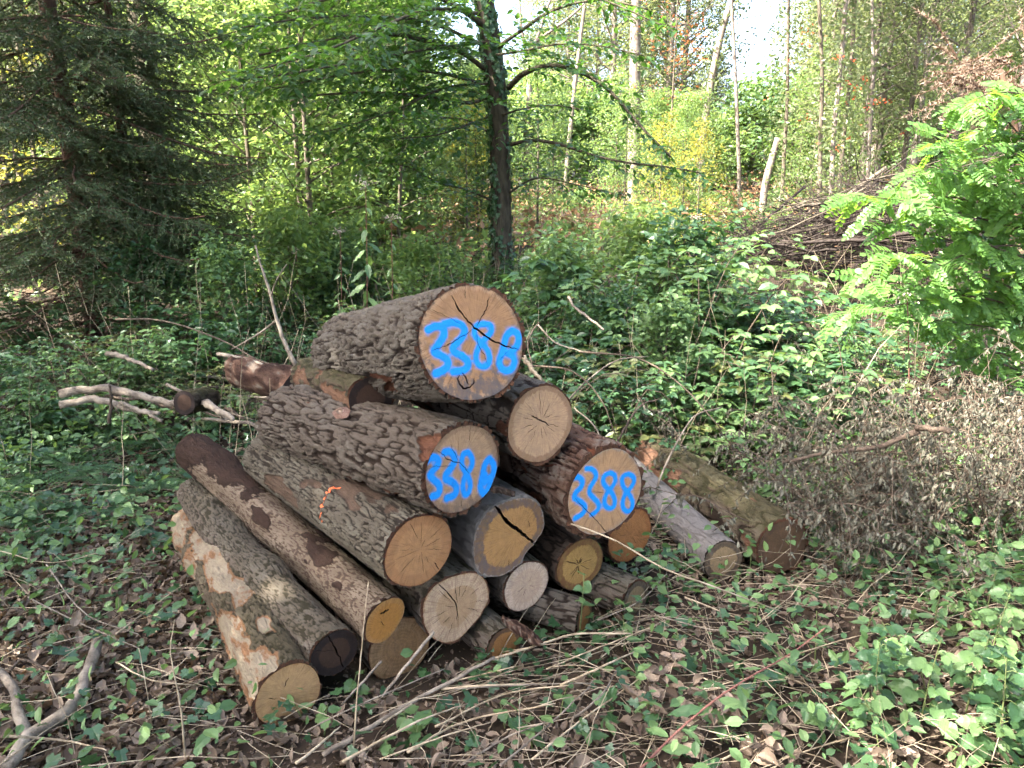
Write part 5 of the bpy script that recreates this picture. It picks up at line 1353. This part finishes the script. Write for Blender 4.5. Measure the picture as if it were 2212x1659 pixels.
for k, p in enumerate(ps):
    w_, nr = on_log(L, p)
    w2, _ = on_log(L, (p[0] + 1.2, p[1] + 0.8))
    s_ = unit(w2 - w_) * (0.006 if k > 3 else 0.009) * rng.uniform(0.4, 1.2)
    VV += [w_ - s_, w_ + s_]
FF = [[2 * k, 2 * k + 1, 2 * k + 3, 2 * k + 2] for k in range(len(ps) - 1) if rng.uniform() > 0.12]
o = obj('paint_stroke', new_mesh('paint_stroke', np.array(VV) - L['loc'], np.array(FF), PAINT_O), L['t'])
o['label'] = 'faded orange paint stroke across the bark'

KNOT = face_mat('knot_wood', (0.42, 0.32, 0.22), (0.12, 0.06, 0.04), (0.09, 0.04, 0.03), 0.45, ring_amt=0.3, rings=5)
Lb = LOGS['B']
kp, kn = on_log(Lb, (741, 899))
ka = Lb['ax']; kb = unit(np.cross(kn, ka))
th16 = np.linspace(0, 2 * np.pi, 16, endpoint=False)
kv = [kp + kn * 0.004]
for rr_, hh_ in ((.35, .007), (.6, .005), (1.0, -.004)):
    kv += [kp + kn * hh_ + rr_ * (np.cos(a_) * ka * .045 + np.sin(a_) * kb * .026) * rng.uniform(.9, 1.1) for a_ in th16]
j = np.arange(16); k_ = (j + 1) % 16
kf = [np.stack([j + 1 + 16 * q, k_ + 1 + 16 * q, k_ + 17 + 16 * q, j + 17 + 16 * q], -1) for q in range(2)]
obj('knot', new_mesh('knot', np.array(kv) - Lb['loc'], [np.stack([np.zeros(16, int), j + 1, k_ + 1], -1), np.concatenate(kf)], KNOT, {'rad': np.array([0] + [.35] * 16 + [.6] * 16 + [1.0] * 16), 'ang': np.array([0] + list(th16) * 3), 'fx': np.zeros(49), 'fy': np.zeros(49)}), Lb['t'])

# bark slabs and splinters lying on the pile
def slab(label, pts, w, mat_, seed, parent=None):
    rs = np.random.default_rng(seed)
    c = smooth_path(np.array([at(*p) for p in pts]), 14)
    loc = c.mean(0)
    T, A, B = frames(c)
    V, F = [], []
    n = 6
    for i in range(14):
        ww = w * (0.35 + 0.65 * math.sin(math.pi * (i + 0.7) / 15)) * rs.uniform(0.8, 1.2)
        for j in range(n):
            u = j / (n - 1) * 2 - 1
            V.append(c[i] + A[i] * u * ww / 2 + np.array([0, 0, 1]) * (0.3 * ww * (1 - u * u)) + rs.normal(0, 0.002, 3))
    V = np.array(V)
    for i in range(13):
        for j in range(n - 1):
            F.append([i * n + j, i * n + j + 1, (i + 1) * n + j + 1, (i + 1) * n + j])
    F = np.array(F)
    V2 = np.concatenate([V, V - np.array([0, 0, 0.007])])
    b1 = [i * n for i in range(14)]; b2 = [i * n + n - 1 for i in range(14)]
    rim = []
    N = len(V)
    for bb in (b1, b2):
        rim += [[bb[i], bb[i + 1], bb[i + 1] + N, bb[i] + N] for i in range(13)]
    rim += [[j, j + 1, j + 1 + N, j + N] for j in range(n - 1)] + [[13 * n + j, 13 * n + j + 1, 13 * n + j + 1 + N, 13 * n + j + N] for j in range(n - 1)]
    h = rs.uniform(0, 1, len(V2))
    me = new_mesh('bark_slab', V2 - loc, [F, F[:, ::-1] + N, np.array(rim)], mat_, {'h': h, 'patch': h * 0, 'ua': V2[:, 0], 'ub': V2[:, 1], 'uz': V2[:, 2]}, smooth=False)
    return tag(obj('bark_slab', me, None, loc), label, 'bark piece', 'loose bark pieces')
slab('loose strip of reddish bark sloping down beside the amber log', [(1085, 1335, 2.12), (1130, 1362, 2.10), (1170, 1390, 2.07)], 0.045, OAK3, 3)
slab('dark bark flake lying on top of the split log', [(1048, 1050, 2.24), (1080, 1058, 2.24), (1112, 1066, 2.24)], 0.030, DARK, 5)
slab('torn piece of bark sticking out left of the leftmost log', [(425, 1185, 2.7), (395, 1195, 2.68), (368, 1212, 2.66)], 0.05, STRIP, 7)
slab('curl of bark between the stripped log and the leftmost log', [(440, 1110, 2.75), (470, 1138, 2.65), (505, 1150, 2.55)], 0.03, OAK3, 9)

# ------------------------------------------------------------------ brush heap at the right
DTWIG = wood_mat('dark_twig', (0.018, 0.013, 0.011), (0.060, 0.046, 0.040), 40)
heap = np.array([at(1800, 560, 9.2)[0], 9.2, 0.0]); heap[2] = gz(heap[0], heap[1])
for k in range(270):
    x0 = rng.uniform(1545, 1960); Y0 = rng.uniform(8.2, 10.4)
    top_y = np.interp(x0, [1545, 1650, 1760, 1900, 2100], [525, 470, 420, 375, 335])
    ys = rng.uniform(top_y, 575)
    L_ = rng.uniform(0.7, 2.4)
    a = at(x0, ys, Y0)
    d = unit([1.0, rng.normal(0.1, 0.45), rng.normal(0.10, 0.20)])
    u_ = np.linspace(0, 1, 9)[:, None]
    c = a + d * L_ * u_ + np.array([0, 0, -1.0]) * L_ * rng.uniform(-0.22, 0.25) * u_ * u_
    c += np.cumsum(rng.normal(0, 0.018, c.shape), 0)
    r0 = rng.choice([0.006, 0.010, 0.018, 0.032], p=[.48, .32, .14, .06])
    loc = np.array([c[0][0], c[0][1], c[:, 2].min()])
    b_ = MB()
    b_.add(*tube(c - loc, np.linspace(r0 * .5, r0, 9), 5, True, 0.15, k))
    for s_ in range(4):
        i = rng.integers(0, 6)
        e = curve_from(c[i], unit(-d * 0.8 + rng.normal(0, 0.55, 3) + [0, 0, .15]), rng.uniform(0.25, 0.9), 6, 0.0, 0.2, rng)
        b_.add(*tube(e - loc, np.linspace(r0 * .4, 0.002, 6), 4, False))
    big = r0 > 0.02
    tag(obj('cut_branch', b_.mesh('cut_branch', DTWIG if k % 4 else BARK_SAP), None, loc), 'thick cut branch lying in the dark brush heap' if big else 'thin cut branch tangled in the dark brush heap', 'branch', 'thick branches of the brush heap' if big else 'thin branches of the brush heap')
# browned conifer top hanging at the upper right
t = thing('dead_conifer_top', 'heap of browned conifer branches at the upper right edge', 'branches', gp(2140, 7.5))
tw, lv = MB(), MB()
for k in range(46):
    a = at(rng.uniform(2060, 2230), rng.uniform(120, 230), 7.5 + rng.normal(0, 0.3))
    d = unit([rng.normal(-0.6, 0.6), rng.normal(0, 0.4), rng.normal(-0.1, 0.4)])
    c = curve_from(a, d, rng.uniform(0.3, 0.7), 6, 0.2, 0.1, rng)
    tw.add(*tube(c - np.array(t.location), np.linspace(.008, .002, 6), 4, False))
    n = 160
    w = rng.uniform(0, 1, n)
    pp = np.stack([np.interp(w, np.linspace(0, 1, 6), c[:, q]) for q in range(3)], -1) - np.array(t.location)
    scatter(lv, TN, pp, rng.normal(0, 1, (n, 3)) + d * 0.6, rng.normal(0, 1, (n, 3)), rng.uniform(0.03, 0.06, n), None, rng)
c = smooth_path(np.array([[*t.location], at(2200, 420, 7.5), at(2190, 250, 7.5), at(2160, 150, 7.5)]), 12)
tw.add(*tube(c - np.array(t.location), np.linspace(.05, .02, 12), 6))
obj('branches', tw.mesh('branches', BARK_SPR), t); obj('needles', lv.mesh('needles', LEAF_DEAD, smooth=False), t)

# ------------------------------------------------------------------ leaves that are parts of their own
def leaf_local(kind, seed):
    rs = np.random.default_rng(seed)
    n = 9
    ys = np.linspace(0, 1, n)
    if kind == 'ovate': w = 0.36 * np.sin(np.pi * ys ** 0.75) ** 0.9
    elif kind == 'lance': w = 0.17 * np.sin(np.pi * ys ** 0.8)
    elif kind == 'dead': w = 0.27 * np.sin(np.pi * ys ** 0.8) ** 0.9
    elif kind == 'round': w = 0.45 * np.sin(np.pi * np.clip(ys * 0.92 + 0.06, 0, 1)) ** 0.7
    w[0], w[-1] = 0.01, 0.0
    V, F = [], []
    for i, y in enumerate(ys):
        z = -0.16 * y * y + 0.03 * rs.normal()
        cu = 0.16
        if kind == 'dead':
            z = (0.5 if seed % 2 else -0.35) * (y - 0.4) ** 2 + 0.03 * rs.normal()
            cu = (0.9, 0.5, 1.3, 0.7)[seed % 4] * (0.6 + y)
        tooth = 0.90 if i % 2 else 1.08
        for u in (-1, -0.5, 0, 0.5, 1):
            V.append((u * w[i] * (tooth if abs(u) == 1 else 1), y - 0.03 * abs(u) * (i % 2), z + cu * abs(u) ** 1.3 * w[i] + 0.012 * rs.normal() - (0.02 if u == 0 else 0)))
    for i in range(n - 1):
        for j in range(4):
            F.append([i * 5 + j, i * 5 + j + 1, (i + 1) * 5 + j + 1, (i + 1) * 5 + j])
    return np.array(V), np.array(F)
def leaf_meshes(kind, mat_, n=4):
    out = []
    for k in range(n):
        V, F = leaf_local(kind, 40 + k)
        out.append(new_mesh('leaf', V, F, mat_, {'tint': np.full(len(V), (k + 0.5) / n)}))
    return out
def place(name, me, parent, p, d, nrm, s, w=1.0):
    d = unit(d); side = unit(np.cross(d, nrm)); nn = np.cross(side, d)
    M = Matrix([[side[i] * s * w, d[i] * s, nn[i] * s, p[i]] for i in range(3)] + [[0, 0, 0, 1]])
    o = bpy.data.objects.new(name, me)
    C.objects.link(o)
    o.parent = parent
    o.matrix_basis = M
    return o
LM_HERB, LM_LANCE, LM_BRAM = leaf_meshes('ovate', LEAF_HERB), leaf_meshes('lance', LEAF_HERB), leaf_meshes('ovate', LEAF_BRAM)
LM_ROUND, LM_DEAD = leaf_meshes('round', LEAF_HERB), leaf_meshes('dead', LEAF_DEAD, 6)
STEM_G = wood_mat('green_stem', (0.10, 0.14, 0.05), (0.20, 0.22, 0.09), 40)
STEM_R = wood_mat('red_stem', (0.12, 0.050, 0.042), (0.24, 0.11, 0.085), 40)
def plant(name, label, cat, path, n_leaf, size, meshes, stem=STEM_G, r=0.0025, group=None, spread=1.0, start=0.25, tri=False, droop=0.3):
    c = smooth_path(np.array(path), 12)
    loc = c[0].copy()
    c = c - loc
    t = thing(name, label, cat, loc, 0, group)
    b = MB()
    b.add(*tube(c, np.linspace(r, r * 0.5, 12), 5, False))
    for k in range(n_leaf):
        u = start + (1 - start) * (k + 0.5) / n_leaf
        p = np.array([np.interp(u, np.linspace(0, 1, 12), c[:, a]) for a in range(3)])
        az = k * 2.4 + rng.normal(0, 0.3)
        d = unit([math.cos(az), math.sin(az), 0.25])
        s = size * rng.uniform(0.7, 1.15) * (1.1 - 0.35 * u)
        tip = p + d * 0.5 * s * spread
        if tri:
            b.add(*tube(np.stack([p, (p + tip) / 2 + [0, 0, .006], tip]), [.0012] * 3, 3, False))
            sd = unit(np.cross(d, [0, 0, 1.0]))
            mk = meshes[rng.integers(len(meshes))]
            nr = flat_normals(1, 0.3, rng)[0] - np.array([0, 0.35, 0])
            for q, sc_ in ((d, 1.1), (unit(d * .4 + sd), .95), (unit(d * .4 - sd), .95)):
                place('leaf', mk, t, tip, q + np.array([0, 0, -droop]), nr, s * sc_, 1.0)
        else:
            place('leaf', meshes[rng.integers(len(meshes))], t, p + d * 0.08 * s, d + np.array([0, 0, -droop + rng.normal(0, 0.15)]), flat_normals(1, 0.3, rng)[0] - np.array([0, 0.35, 0]), s, 1.0)
    obj('stem', b.mesh('stem', stem), t)
    return t
def upright(x, y, h, lean=(0, 0), zz=0.0):
    b = on_z(x, y, zz); b[2] = gz(b[0], b[1])
    return [b, b + [lean[0] * 0.4, lean[1] * 0.4, h * 0.55], b + [lean[0], lean[1], h]]
plant('willowherb', 'fallen willowherb with red stem and long leaves, foreground right of centre', 'herb', [on_z(x, y, z) for x, y, z in [(1380, 1665, .10), (1466, 1578, .13), (1554, 1505, .16), (1638, 1452, .18), (1706, 1414, .20), (1782, 1357, .24)]], 15, 0.085, LM_LANCE, STEM_R, .0038, start=0.08)
rt = 'bramble and hop shoots in the bottom right corner'
for k, (x, y, h, n, s) in enumerate([(1880, 1560, .30, 4, .075), (1980, 1600, .34, 5, .08), (2080, 1570, .34, 5, .085), (2150, 1640, .30, 5, .09), (1900, 1640, .22, 5, .07), (2040, 1655, .20, 5, .075), (2190, 1540, .36, 5, .09), (2120, 1500, .34, 5, .08), (2000, 1520, .28, 4, .075), (1830, 1500, .22, 4, .065), (1780, 1600, .16, 4, .06), (2200, 1450, .3, 4, .08), (1950, 1470, .2, 4, .07)]):
    plant('bramble_shoot', 'three-leafleted bramble shoot ' + ('in the bottom right corner' if x > 1950 and y > 1560 else where(on_z(x, y, h * .6))), 'bramble', upright(x, y, h * .9, (rng.normal(0, .07), rng.normal(-.03, .05))), n + 2, s * .72, LM_HERB if k % 3 else LM_BRAM, group=rt, tri=True)
plant('young_herb', 'small light green shoot in front of the dark-rimmed log', 'herb', [on_z(1252, 1372, 0.0), at(1258, 1300, 2.2), at(1262, 1238, 2.22)], 7, .055, LM_HERB, start=.6)
fg = 'herbs growing in front of the pile'
for k, (x, y, h, n, s, ms) in enumerate([(905, 1600, .10, 5, .075, 0), (880, 1560, .08, 4, .06, 0), (700, 1575, .10, 5, .06, 0), (655, 1545, .14, 5, .05, 1), (760, 1480, .09, 4, .055, 0), (1090, 1550, .10, 4, .05, 0), (1210, 1530, .12, 4, .055, 0), (1270, 1600, .10, 4, .06, 0), (1400, 1570, .12, 5, .055, 1), (1560, 1600, .12, 5, .065, 0),
                                         (1480, 1440, .14, 5, .05, 1), (1630, 1380, .16, 5, .05, 1), (1700, 1480, .14, 5, .055, 0), (1760, 1430, .16, 6, .05, 1), (1860, 1400, .18, 6, .055, 1), (2010, 1400, .2, 6, .06, 1), (2120, 1380, .22, 6, .06, 1), (1350, 1380, .12, 4, .05, 0), (1620, 1250, .22, 5, .05, 0), (1430, 1290, .2, 5, .045, 0), (1960, 1120, .3, 4, .06, 2), (1640, 1560, .1, 5, .055, 1), (1740, 1560, .12, 5, .06, 1), (840, 1620, .06, 4, .05, 0), (1150, 1600, .08, 4, .05, 0)]):
    plant('green_herb', ('broad-leaved green herb ', 'narrow-leaved green herb ', 'round-leaved green herb ')[ms] + where(on_z(x, y, h * .6)), 'herb', upright(x, y, h, (rng.normal(0, .03), rng.normal(0, .03))), n, s, (LM_HERB, LM_LANCE, LM_ROUND)[ms], group=fg)
lf = 'bramble sprigs on the litter at left'
for k, (x, y, h, n, s) in enumerate([(300, 1140, .2, 5, .07), (330, 1180, .15, 4, .065), (100, 1190, .12, 4, .06), (190, 1240, .10, 3, .055), (60, 1130, .15, 4, .06), (150, 1120, .15, 4, .06), (20, 1230, .14, 4, .06), (250, 1050, .15, 4, .06), (40, 1040, .2, 5, .07), (340, 970, .2, 5, .06), (470, 925, .15, 5, .07), (505, 900, .15, 4, .07), (170, 1010, .15, 4, .06), (100, 960, .2, 5, .07)]):
    plant('bramble_sprig', 'low bramble sprig ' + where(on_z(x, y, h * .6)), 'bramble', upright(x, y, h, (rng.normal(0, .06), rng.normal(0, .05))), n, s, LM_BRAM if k % 3 else LM_HERB, group=lf, tri=True)
# twigs with curled brown beech leaves, foreground right of centre
for k, (x, y, n) in enumerate([(1420, 1450, 12), (1395, 1500, 13), (1450, 1530, 12), (1540, 1560, 10), (1380, 1560, 10), (1640, 1620, 12), (1910, 1645, 10), (1480, 1600, 11)]):
    b = on_z(x, y, .05)
    plant('dead_beech_twig', 'twig with curled brown leaves ' + where(b), 'twig', [b + [-.06, -.05, -.03], b, b + [.07, .04, .05]], n, .06, LM_DEAD, TWIG, .002, 'dead beech twigs before the pile', droop=0.15)
# large dead leaves lying on top of the litter at left
for k in range(110):
    if k < 80: X, Y = rng.uniform(-1.7, -0.62), rng.uniform(1.35, 2.6)
    else: X, Y = rng.uniform(-0.5, 1.6), rng.uniform(1.3, 1.9)
    if in_pile(np.array([X]), np.array([Y]), 0.05)[0]: continue
    o = place('fallen_leaf', LM_DEAD[rng.integers(6)], None, (X, Y, gz(X, Y) + 0.035 + rng.uniform(0, .02)), rand_dirs(1, 0.1, rng)[0], flat_normals(1, 0.7, rng)[0], rng.uniform(.04, .07))
    tag(o, 'large dry brown leaf lying on the litter left of the pile' if k < 80 else 'large dry brown leaf lying among the stalks before the pile', 'leaf', 'large fallen leaves at left' if k < 80 else 'large fallen leaves before the pile')

# ------------------------------------------------------------------ robinia at the right
def robinia_leaf(seed):
    rs = np.random.default_rng(seed)
    b = MB()
    n = 8
    u = np.linspace(0, 1, 10)
    rach = np.stack([0.03 * np.sin(u * 3), u, -0.28 * u ** 2], -1)
    b.add(*tube(rach, np.linspace(.012, .006, 10), 3, False), tint=0.6)
    tv = np.array([(0, 0, 0), (-.27, .22, .05), (-.32, .68, .03), (0, 1, -.03), (.32, .68, .03), (.27, .22, .05), (0, .5, -.03)])
    tf = np.array([(6, 0, 1), (6, 1, 2), (6, 2, 3), (6, 3, 4), (6, 4, 5), (6, 5, 0)])
    for k in range(n):
        v = 0.22 + 0.74 * k / (n - 1)
        p = np.array([np.interp(v, u, rach[:, a]) for a in range(3)])
        for sg in (-1, 1):
            d = unit([sg, 0.35 + rs.normal(0, .1), -0.1 + rs.normal(0, 0.15)])
            sd = unit(np.cross(d, [0, 0, 1])); nn = np.cross(sd, d) + rs.normal(0, .12, 3)
            s = 0.21 * rs.uniform(0.85, 1.1) * (0.8 + 0.4 * math.sin(math.pi * v))
            b.add(p + s * (tv[:, :1] * sd + tv[:, 1:2] * d + tv[:, 2:] * nn), tf, tint=rs.uniform(0, 1))
    p = rach[-1]
    b.add(p + 0.2 * (tv[:, :1] * np.array([1, 0, 0]) + tv[:, 1:2] * np.array([0, .9, -.4]) + tv[:, 2:] * np.array([0, .4, .9])), tf, tint=0.5)
    return b.mesh('robinia_leaf', LEAF_ROB, smooth=False)
ROB = [robinia_leaf(k) for k in range(5)]
rt_ = gp(2330, 4.3)
rob = thing('robinia', 'sunlit robinia with feathery leaves hanging in from the right edge', 'tree', rt_)
tw = MB()
tw.add(*tube(smooth_path(np.array([rt_, at(2330, 700, 4.3), at(2310, 400, 4.3), at(2290, 100, 4.3), at(2280, -100, 4.4)]), 14) - rt_, np.linspace(.035, .02, 14), 8))
shoots = [[(2320, 560), (2180, 420), (2080, 330), (2010, 290)], [(2310, 420), (2210, 300), (2140, 230), (2080, 210)], [(2320, 640), (2150, 560), (2000, 500), (1880, 470)], [(2320, 700), (2160, 640), (2000, 620), (1850, 600)], [(2320, 500), (2200, 470), (2080, 430), (1980, 420)],
          [(2320, 760), (2200, 720), (2090, 700), (2000, 690)], [(2310, 330), (2230, 230), (2190, 190)], [(2320, 600), (2220, 560), (2120, 520), (2040, 460)], [(2320, 820), (2200, 800), (2120, 760), (2050, 720)], [(2300, 300), (2220, 330), (2150, 350), (2060, 370)], [(2320, 680), (2130, 600), (1980, 560), (1900, 540)], [(2320, 450), (2260, 380), (2200, 320)], [(2320, 590), (2250, 560), (2180, 600)], [(2320, 720), (2250, 680), (2150, 660)], [(2320, 860), (2230, 800), (2150, 760), (2080, 780)], [(2320, 520), (2150, 480), (1990, 440), (1840, 420)], [(2320, 640), (2240, 640), (2160, 700), (2100, 740)], [(2320, 380), (2240, 400), (2130, 410), (2040, 400)], [(2320, 560), (2180, 530), (2060, 560), (1960, 640)], [(2310, 260), (2230, 210), (2150, 200), (2070, 230)], [(2310, 360), (2210, 300), (2110, 280), (2020, 310)], [(2310, 480), (2150, 400), (2030, 360), (1960, 380)], [(2310, 620), (2120, 500), (1950, 430), (1830, 440)], [(2310, 700), (2100, 640), (1930, 660), (1800, 680)]]
for k, sh in enumerate(shoots):
    Y0 = rng.uniform(3.7, 4.4)
    c = smooth_path(np.array([at(x, y, 4.3 + (Y0 - 4.3) * i / (len(sh) - 1)) for i, (x, y) in enumerate(sh)]), 14)
    tw.add(*tube(c - rt_, np.linspace(.007, .002, 14), 5, False))
    tot = np.linalg.norm(np.diff(c, axis=0), axis=1).sum()
    n = int(tot / 0.040)
    for j in range(n):
        u = 0.12 + 0.88 * j / max(1, n - 1)
        p = np.array([np.interp(u, np.linspace(0, 1, 14), c[:, a]) for a in range(3)]) - rt_
        t_ = unit(c[-1] - c[0])
        az = j * 2.4
        d = unit(t_ * 0.5 + np.array([math.cos(az), math.sin(az) * 0.8 - 0.2, rng.normal(-0.35, 0.4)]))
        place('leaf', ROB[rng.integers(5)], rob, p, d, flat_normals(1, 0.55, rng)[0] - np.array([0, .5, 0]), rng.uniform(.13, .20))
obj('branches', tw.mesh('branches', TWIG), rob)

# ------------------------------------------------------------------ withered shrub in the right foreground
def withered(label, spots, seed, n_stem, nl):
    rs = np.random.default_rng(seed)
    c0 = on_z(*spots[0], 0.0); c0[2] = gz(c0[0], c0[1])
    t = thing('withered_shrub', label, 'shrub', c0, 0, 'withered shrubs at the right')
    tw, lv = MB(), MB()
    for k in range(n_stem):
        sx, sy = spots[rs.integers(len(spots))]
        b = on_z(sx, sy, 0.0) + rs.normal(0, .06, 3) * [1, 1, 0]
        b[2] = gz(b[0], b[1])
        d = unit([rs.normal(0, .5), rs.normal(-.1, .4), 1.0])
        Ls = rs.uniform(.4, .9) + (.3 if sx > 1850 else 0)
        c = curve_from(b, d, Ls, 9, 0.35, 0.12, rs)
        tw.add(*tube(c - c0, np.linspace(.0035, .0012, 9), 4, False))
        for q in range(6):
            i = rs.integers(3, 9)
            e = curve_from(c[i], unit([rs.normal(), rs.normal(), rs.normal(0, .4)]), rs.uniform(.1, .3), 5, 0.6, 0.12, rs)
            tw.add(*tube(e - c0, np.linspace(.0022, .0010, 5), 3, False))
            w = rs.uniform(0, 1, nl)
            lp = np.stack([np.interp(w, np.linspace(0, 1, 5), e[:, a]) for a in range(3)], -1) - c0
            scatter(lv, TW, lp, rs.normal(0, .45, (nl, 3)) + [0, 0, -1.0], rs.normal(0, 1, (nl, 3)), rs.uniform(.012, .032, nl), rs.beta(1.5, 1.5, nl), rs)
    obj('stems', tw.mesh('stems', TWIG), t)
    tag(obj('withered_leaves', lv.mesh('withered_leaves', LEAF_WITH, smooth=False), t), kind='stuff')
withered('withered grey shrub just right of the mossy log', [(1800, 1220), (1820, 1160), (1850, 1190), (1790, 1190)], 3, 34, 18)
withered('withered grey shrub in the middle of the right edge growth', [(1900, 1180), (1950, 1230), (1990, 1140), (1870, 1130)], 4, 46, 18)
withered('withered grey shrub cut by the right edge of the picture', [(2100, 1170), (2160, 1220), (2200, 1130), (2060, 1140)], 5, 50, 18)
withered('withered shrub behind, under the sunlit robinia', [(1950, 1020), (2050, 1000), (2130, 1030), (2190, 1000)], 6, 42, 16)
withered('withered shrub standing tall between bramble and mossy log', [(1640, 1040), (1560, 1060), (1700, 1060), (1480, 1050)], 7, 18, 14)
# sprig of withered leaves over the mossy log's end
#withered('few withered sprigs in front of the mossy log', [(1690, 1280), (1740, 1290)], 8, 7, 10)

# ------------------------------------------------------------------ ferns and tall herbs
def fern_mesh(seed):
    rs = np.random.default_rng(seed)
    lv = MB()
    for f_ in range(7):
        az = f_ * 0.9 + rs.normal(0, .2)
        L_ = rs.uniform(.35, .55)
        u = np.linspace(0, 1, 12)
        d = np.array([math.cos(az), math.sin(az), 0])
        c = d * (u * L_)[:, None] + np.stack([0 * u, 0 * u, L_ * (0.75 * u - 0.6 * u * u)], -1)
        sd = np.cross(d, [0, 0, 1.0])
        for i in range(2, 24):
            v = i / 24
            p = np.array([np.interp(v, u, c[:, a]) for a in range(3)])
            for sg in (-1, 1):
                ln = 0.16 * L_ / .5 * (1 - v) ** 0.8 * min(1, v * 5) + .012
                m_ = 5
                w = np.linspace(.15, 1, m_)
                dr = unit(sd * sg + d * .35 + np.array([0, 0, -.15]))
                pp = p + dr * (w * ln)[:, None]
                for s2 in (-1, 1):
                    scatter(lv, T4, pp, np.tile(unit(d * s2 + dr * .5), (m_, 1)), np.tile([0, 0, 1.0], (m_, 1)) + rs.normal(0, .1, (m_, 3)), .022 * (1.1 - .5 * w), np.full(m_, rs.uniform(0, 1)), rs)
    return lv.mesh('fern_fronds', LEAF_FERN, smooth=False)
FERN = [fern_mesh(k) for k in range(2)]
for k, (x, Y, s) in enumerate([(60, 3.9, .95), (150, 3.7, .8), (300, 3.55, .6), (20, 3.3, .8), (430, 3.6, .55), (500, 4.6, .6), (210, 4.4, .8), (880, 5.2, .6), (380, 4.2, .6), (1420, 3.6, .6), (120, 3.1, .5)]):
    t = thing('fern', 'green fern ' + where(gp(x, Y) + [0, 0, .2]), 'fern', gp(x, Y) + [0, 0, .02], rng.uniform(0, 6), 'ferns', s)
    obj('fronds', FERN[k % 2], t)
FLW = NT('pale_flower_head').done((0.36, 0.30, 0.25), 0.8)
for k, (x, y0, y1, Y, lb) in enumerate([(790, 690, 395, 5.2, 'tall herb with hanging leaves and pale flower head behind the top log'), (845, 640, 470, 6.0, 'tall herb with pale flowers right of the hanging-leaved one'), (735, 640, 500, 6.4, 'slender pale-flowered herb left of the hanging-leaved one'), (1500, 640, 470, 6.4, 'pale-flowered herb in the brambles at right'), (1960, 760, 640, 3.9, 'pale-flowered herb before the robinia'), (640, 640, 540, 6.8, 'short pale-flowered herb behind the pile at left')]):
    b = gp(x, Y)
    tp_ = at(x, y1, Y)
    t = plant('tall_herb', lb, 'herb', [b, (b + tp_) / 2 + [0.01, 0, 0], tp_], 22 if k == 0 else 14, .15 if k == 0 else .10, LM_LANCE, STEM_R, .005, start=0.3, droop=0.9)
    fm = MB()
    n = 60
    pp = rng.normal(0, 1, (n, 3)) * [.032, .032, .014] + (tp_ - b)
    scatter(fm, T4, pp, rand_dirs(n, .3, rng), rng.normal(0, 1, (n, 3)), .016, None, rng)
    tag(obj('flower_head', fm.mesh('flower_head', FLW, smooth=False), t), kind='stuff')
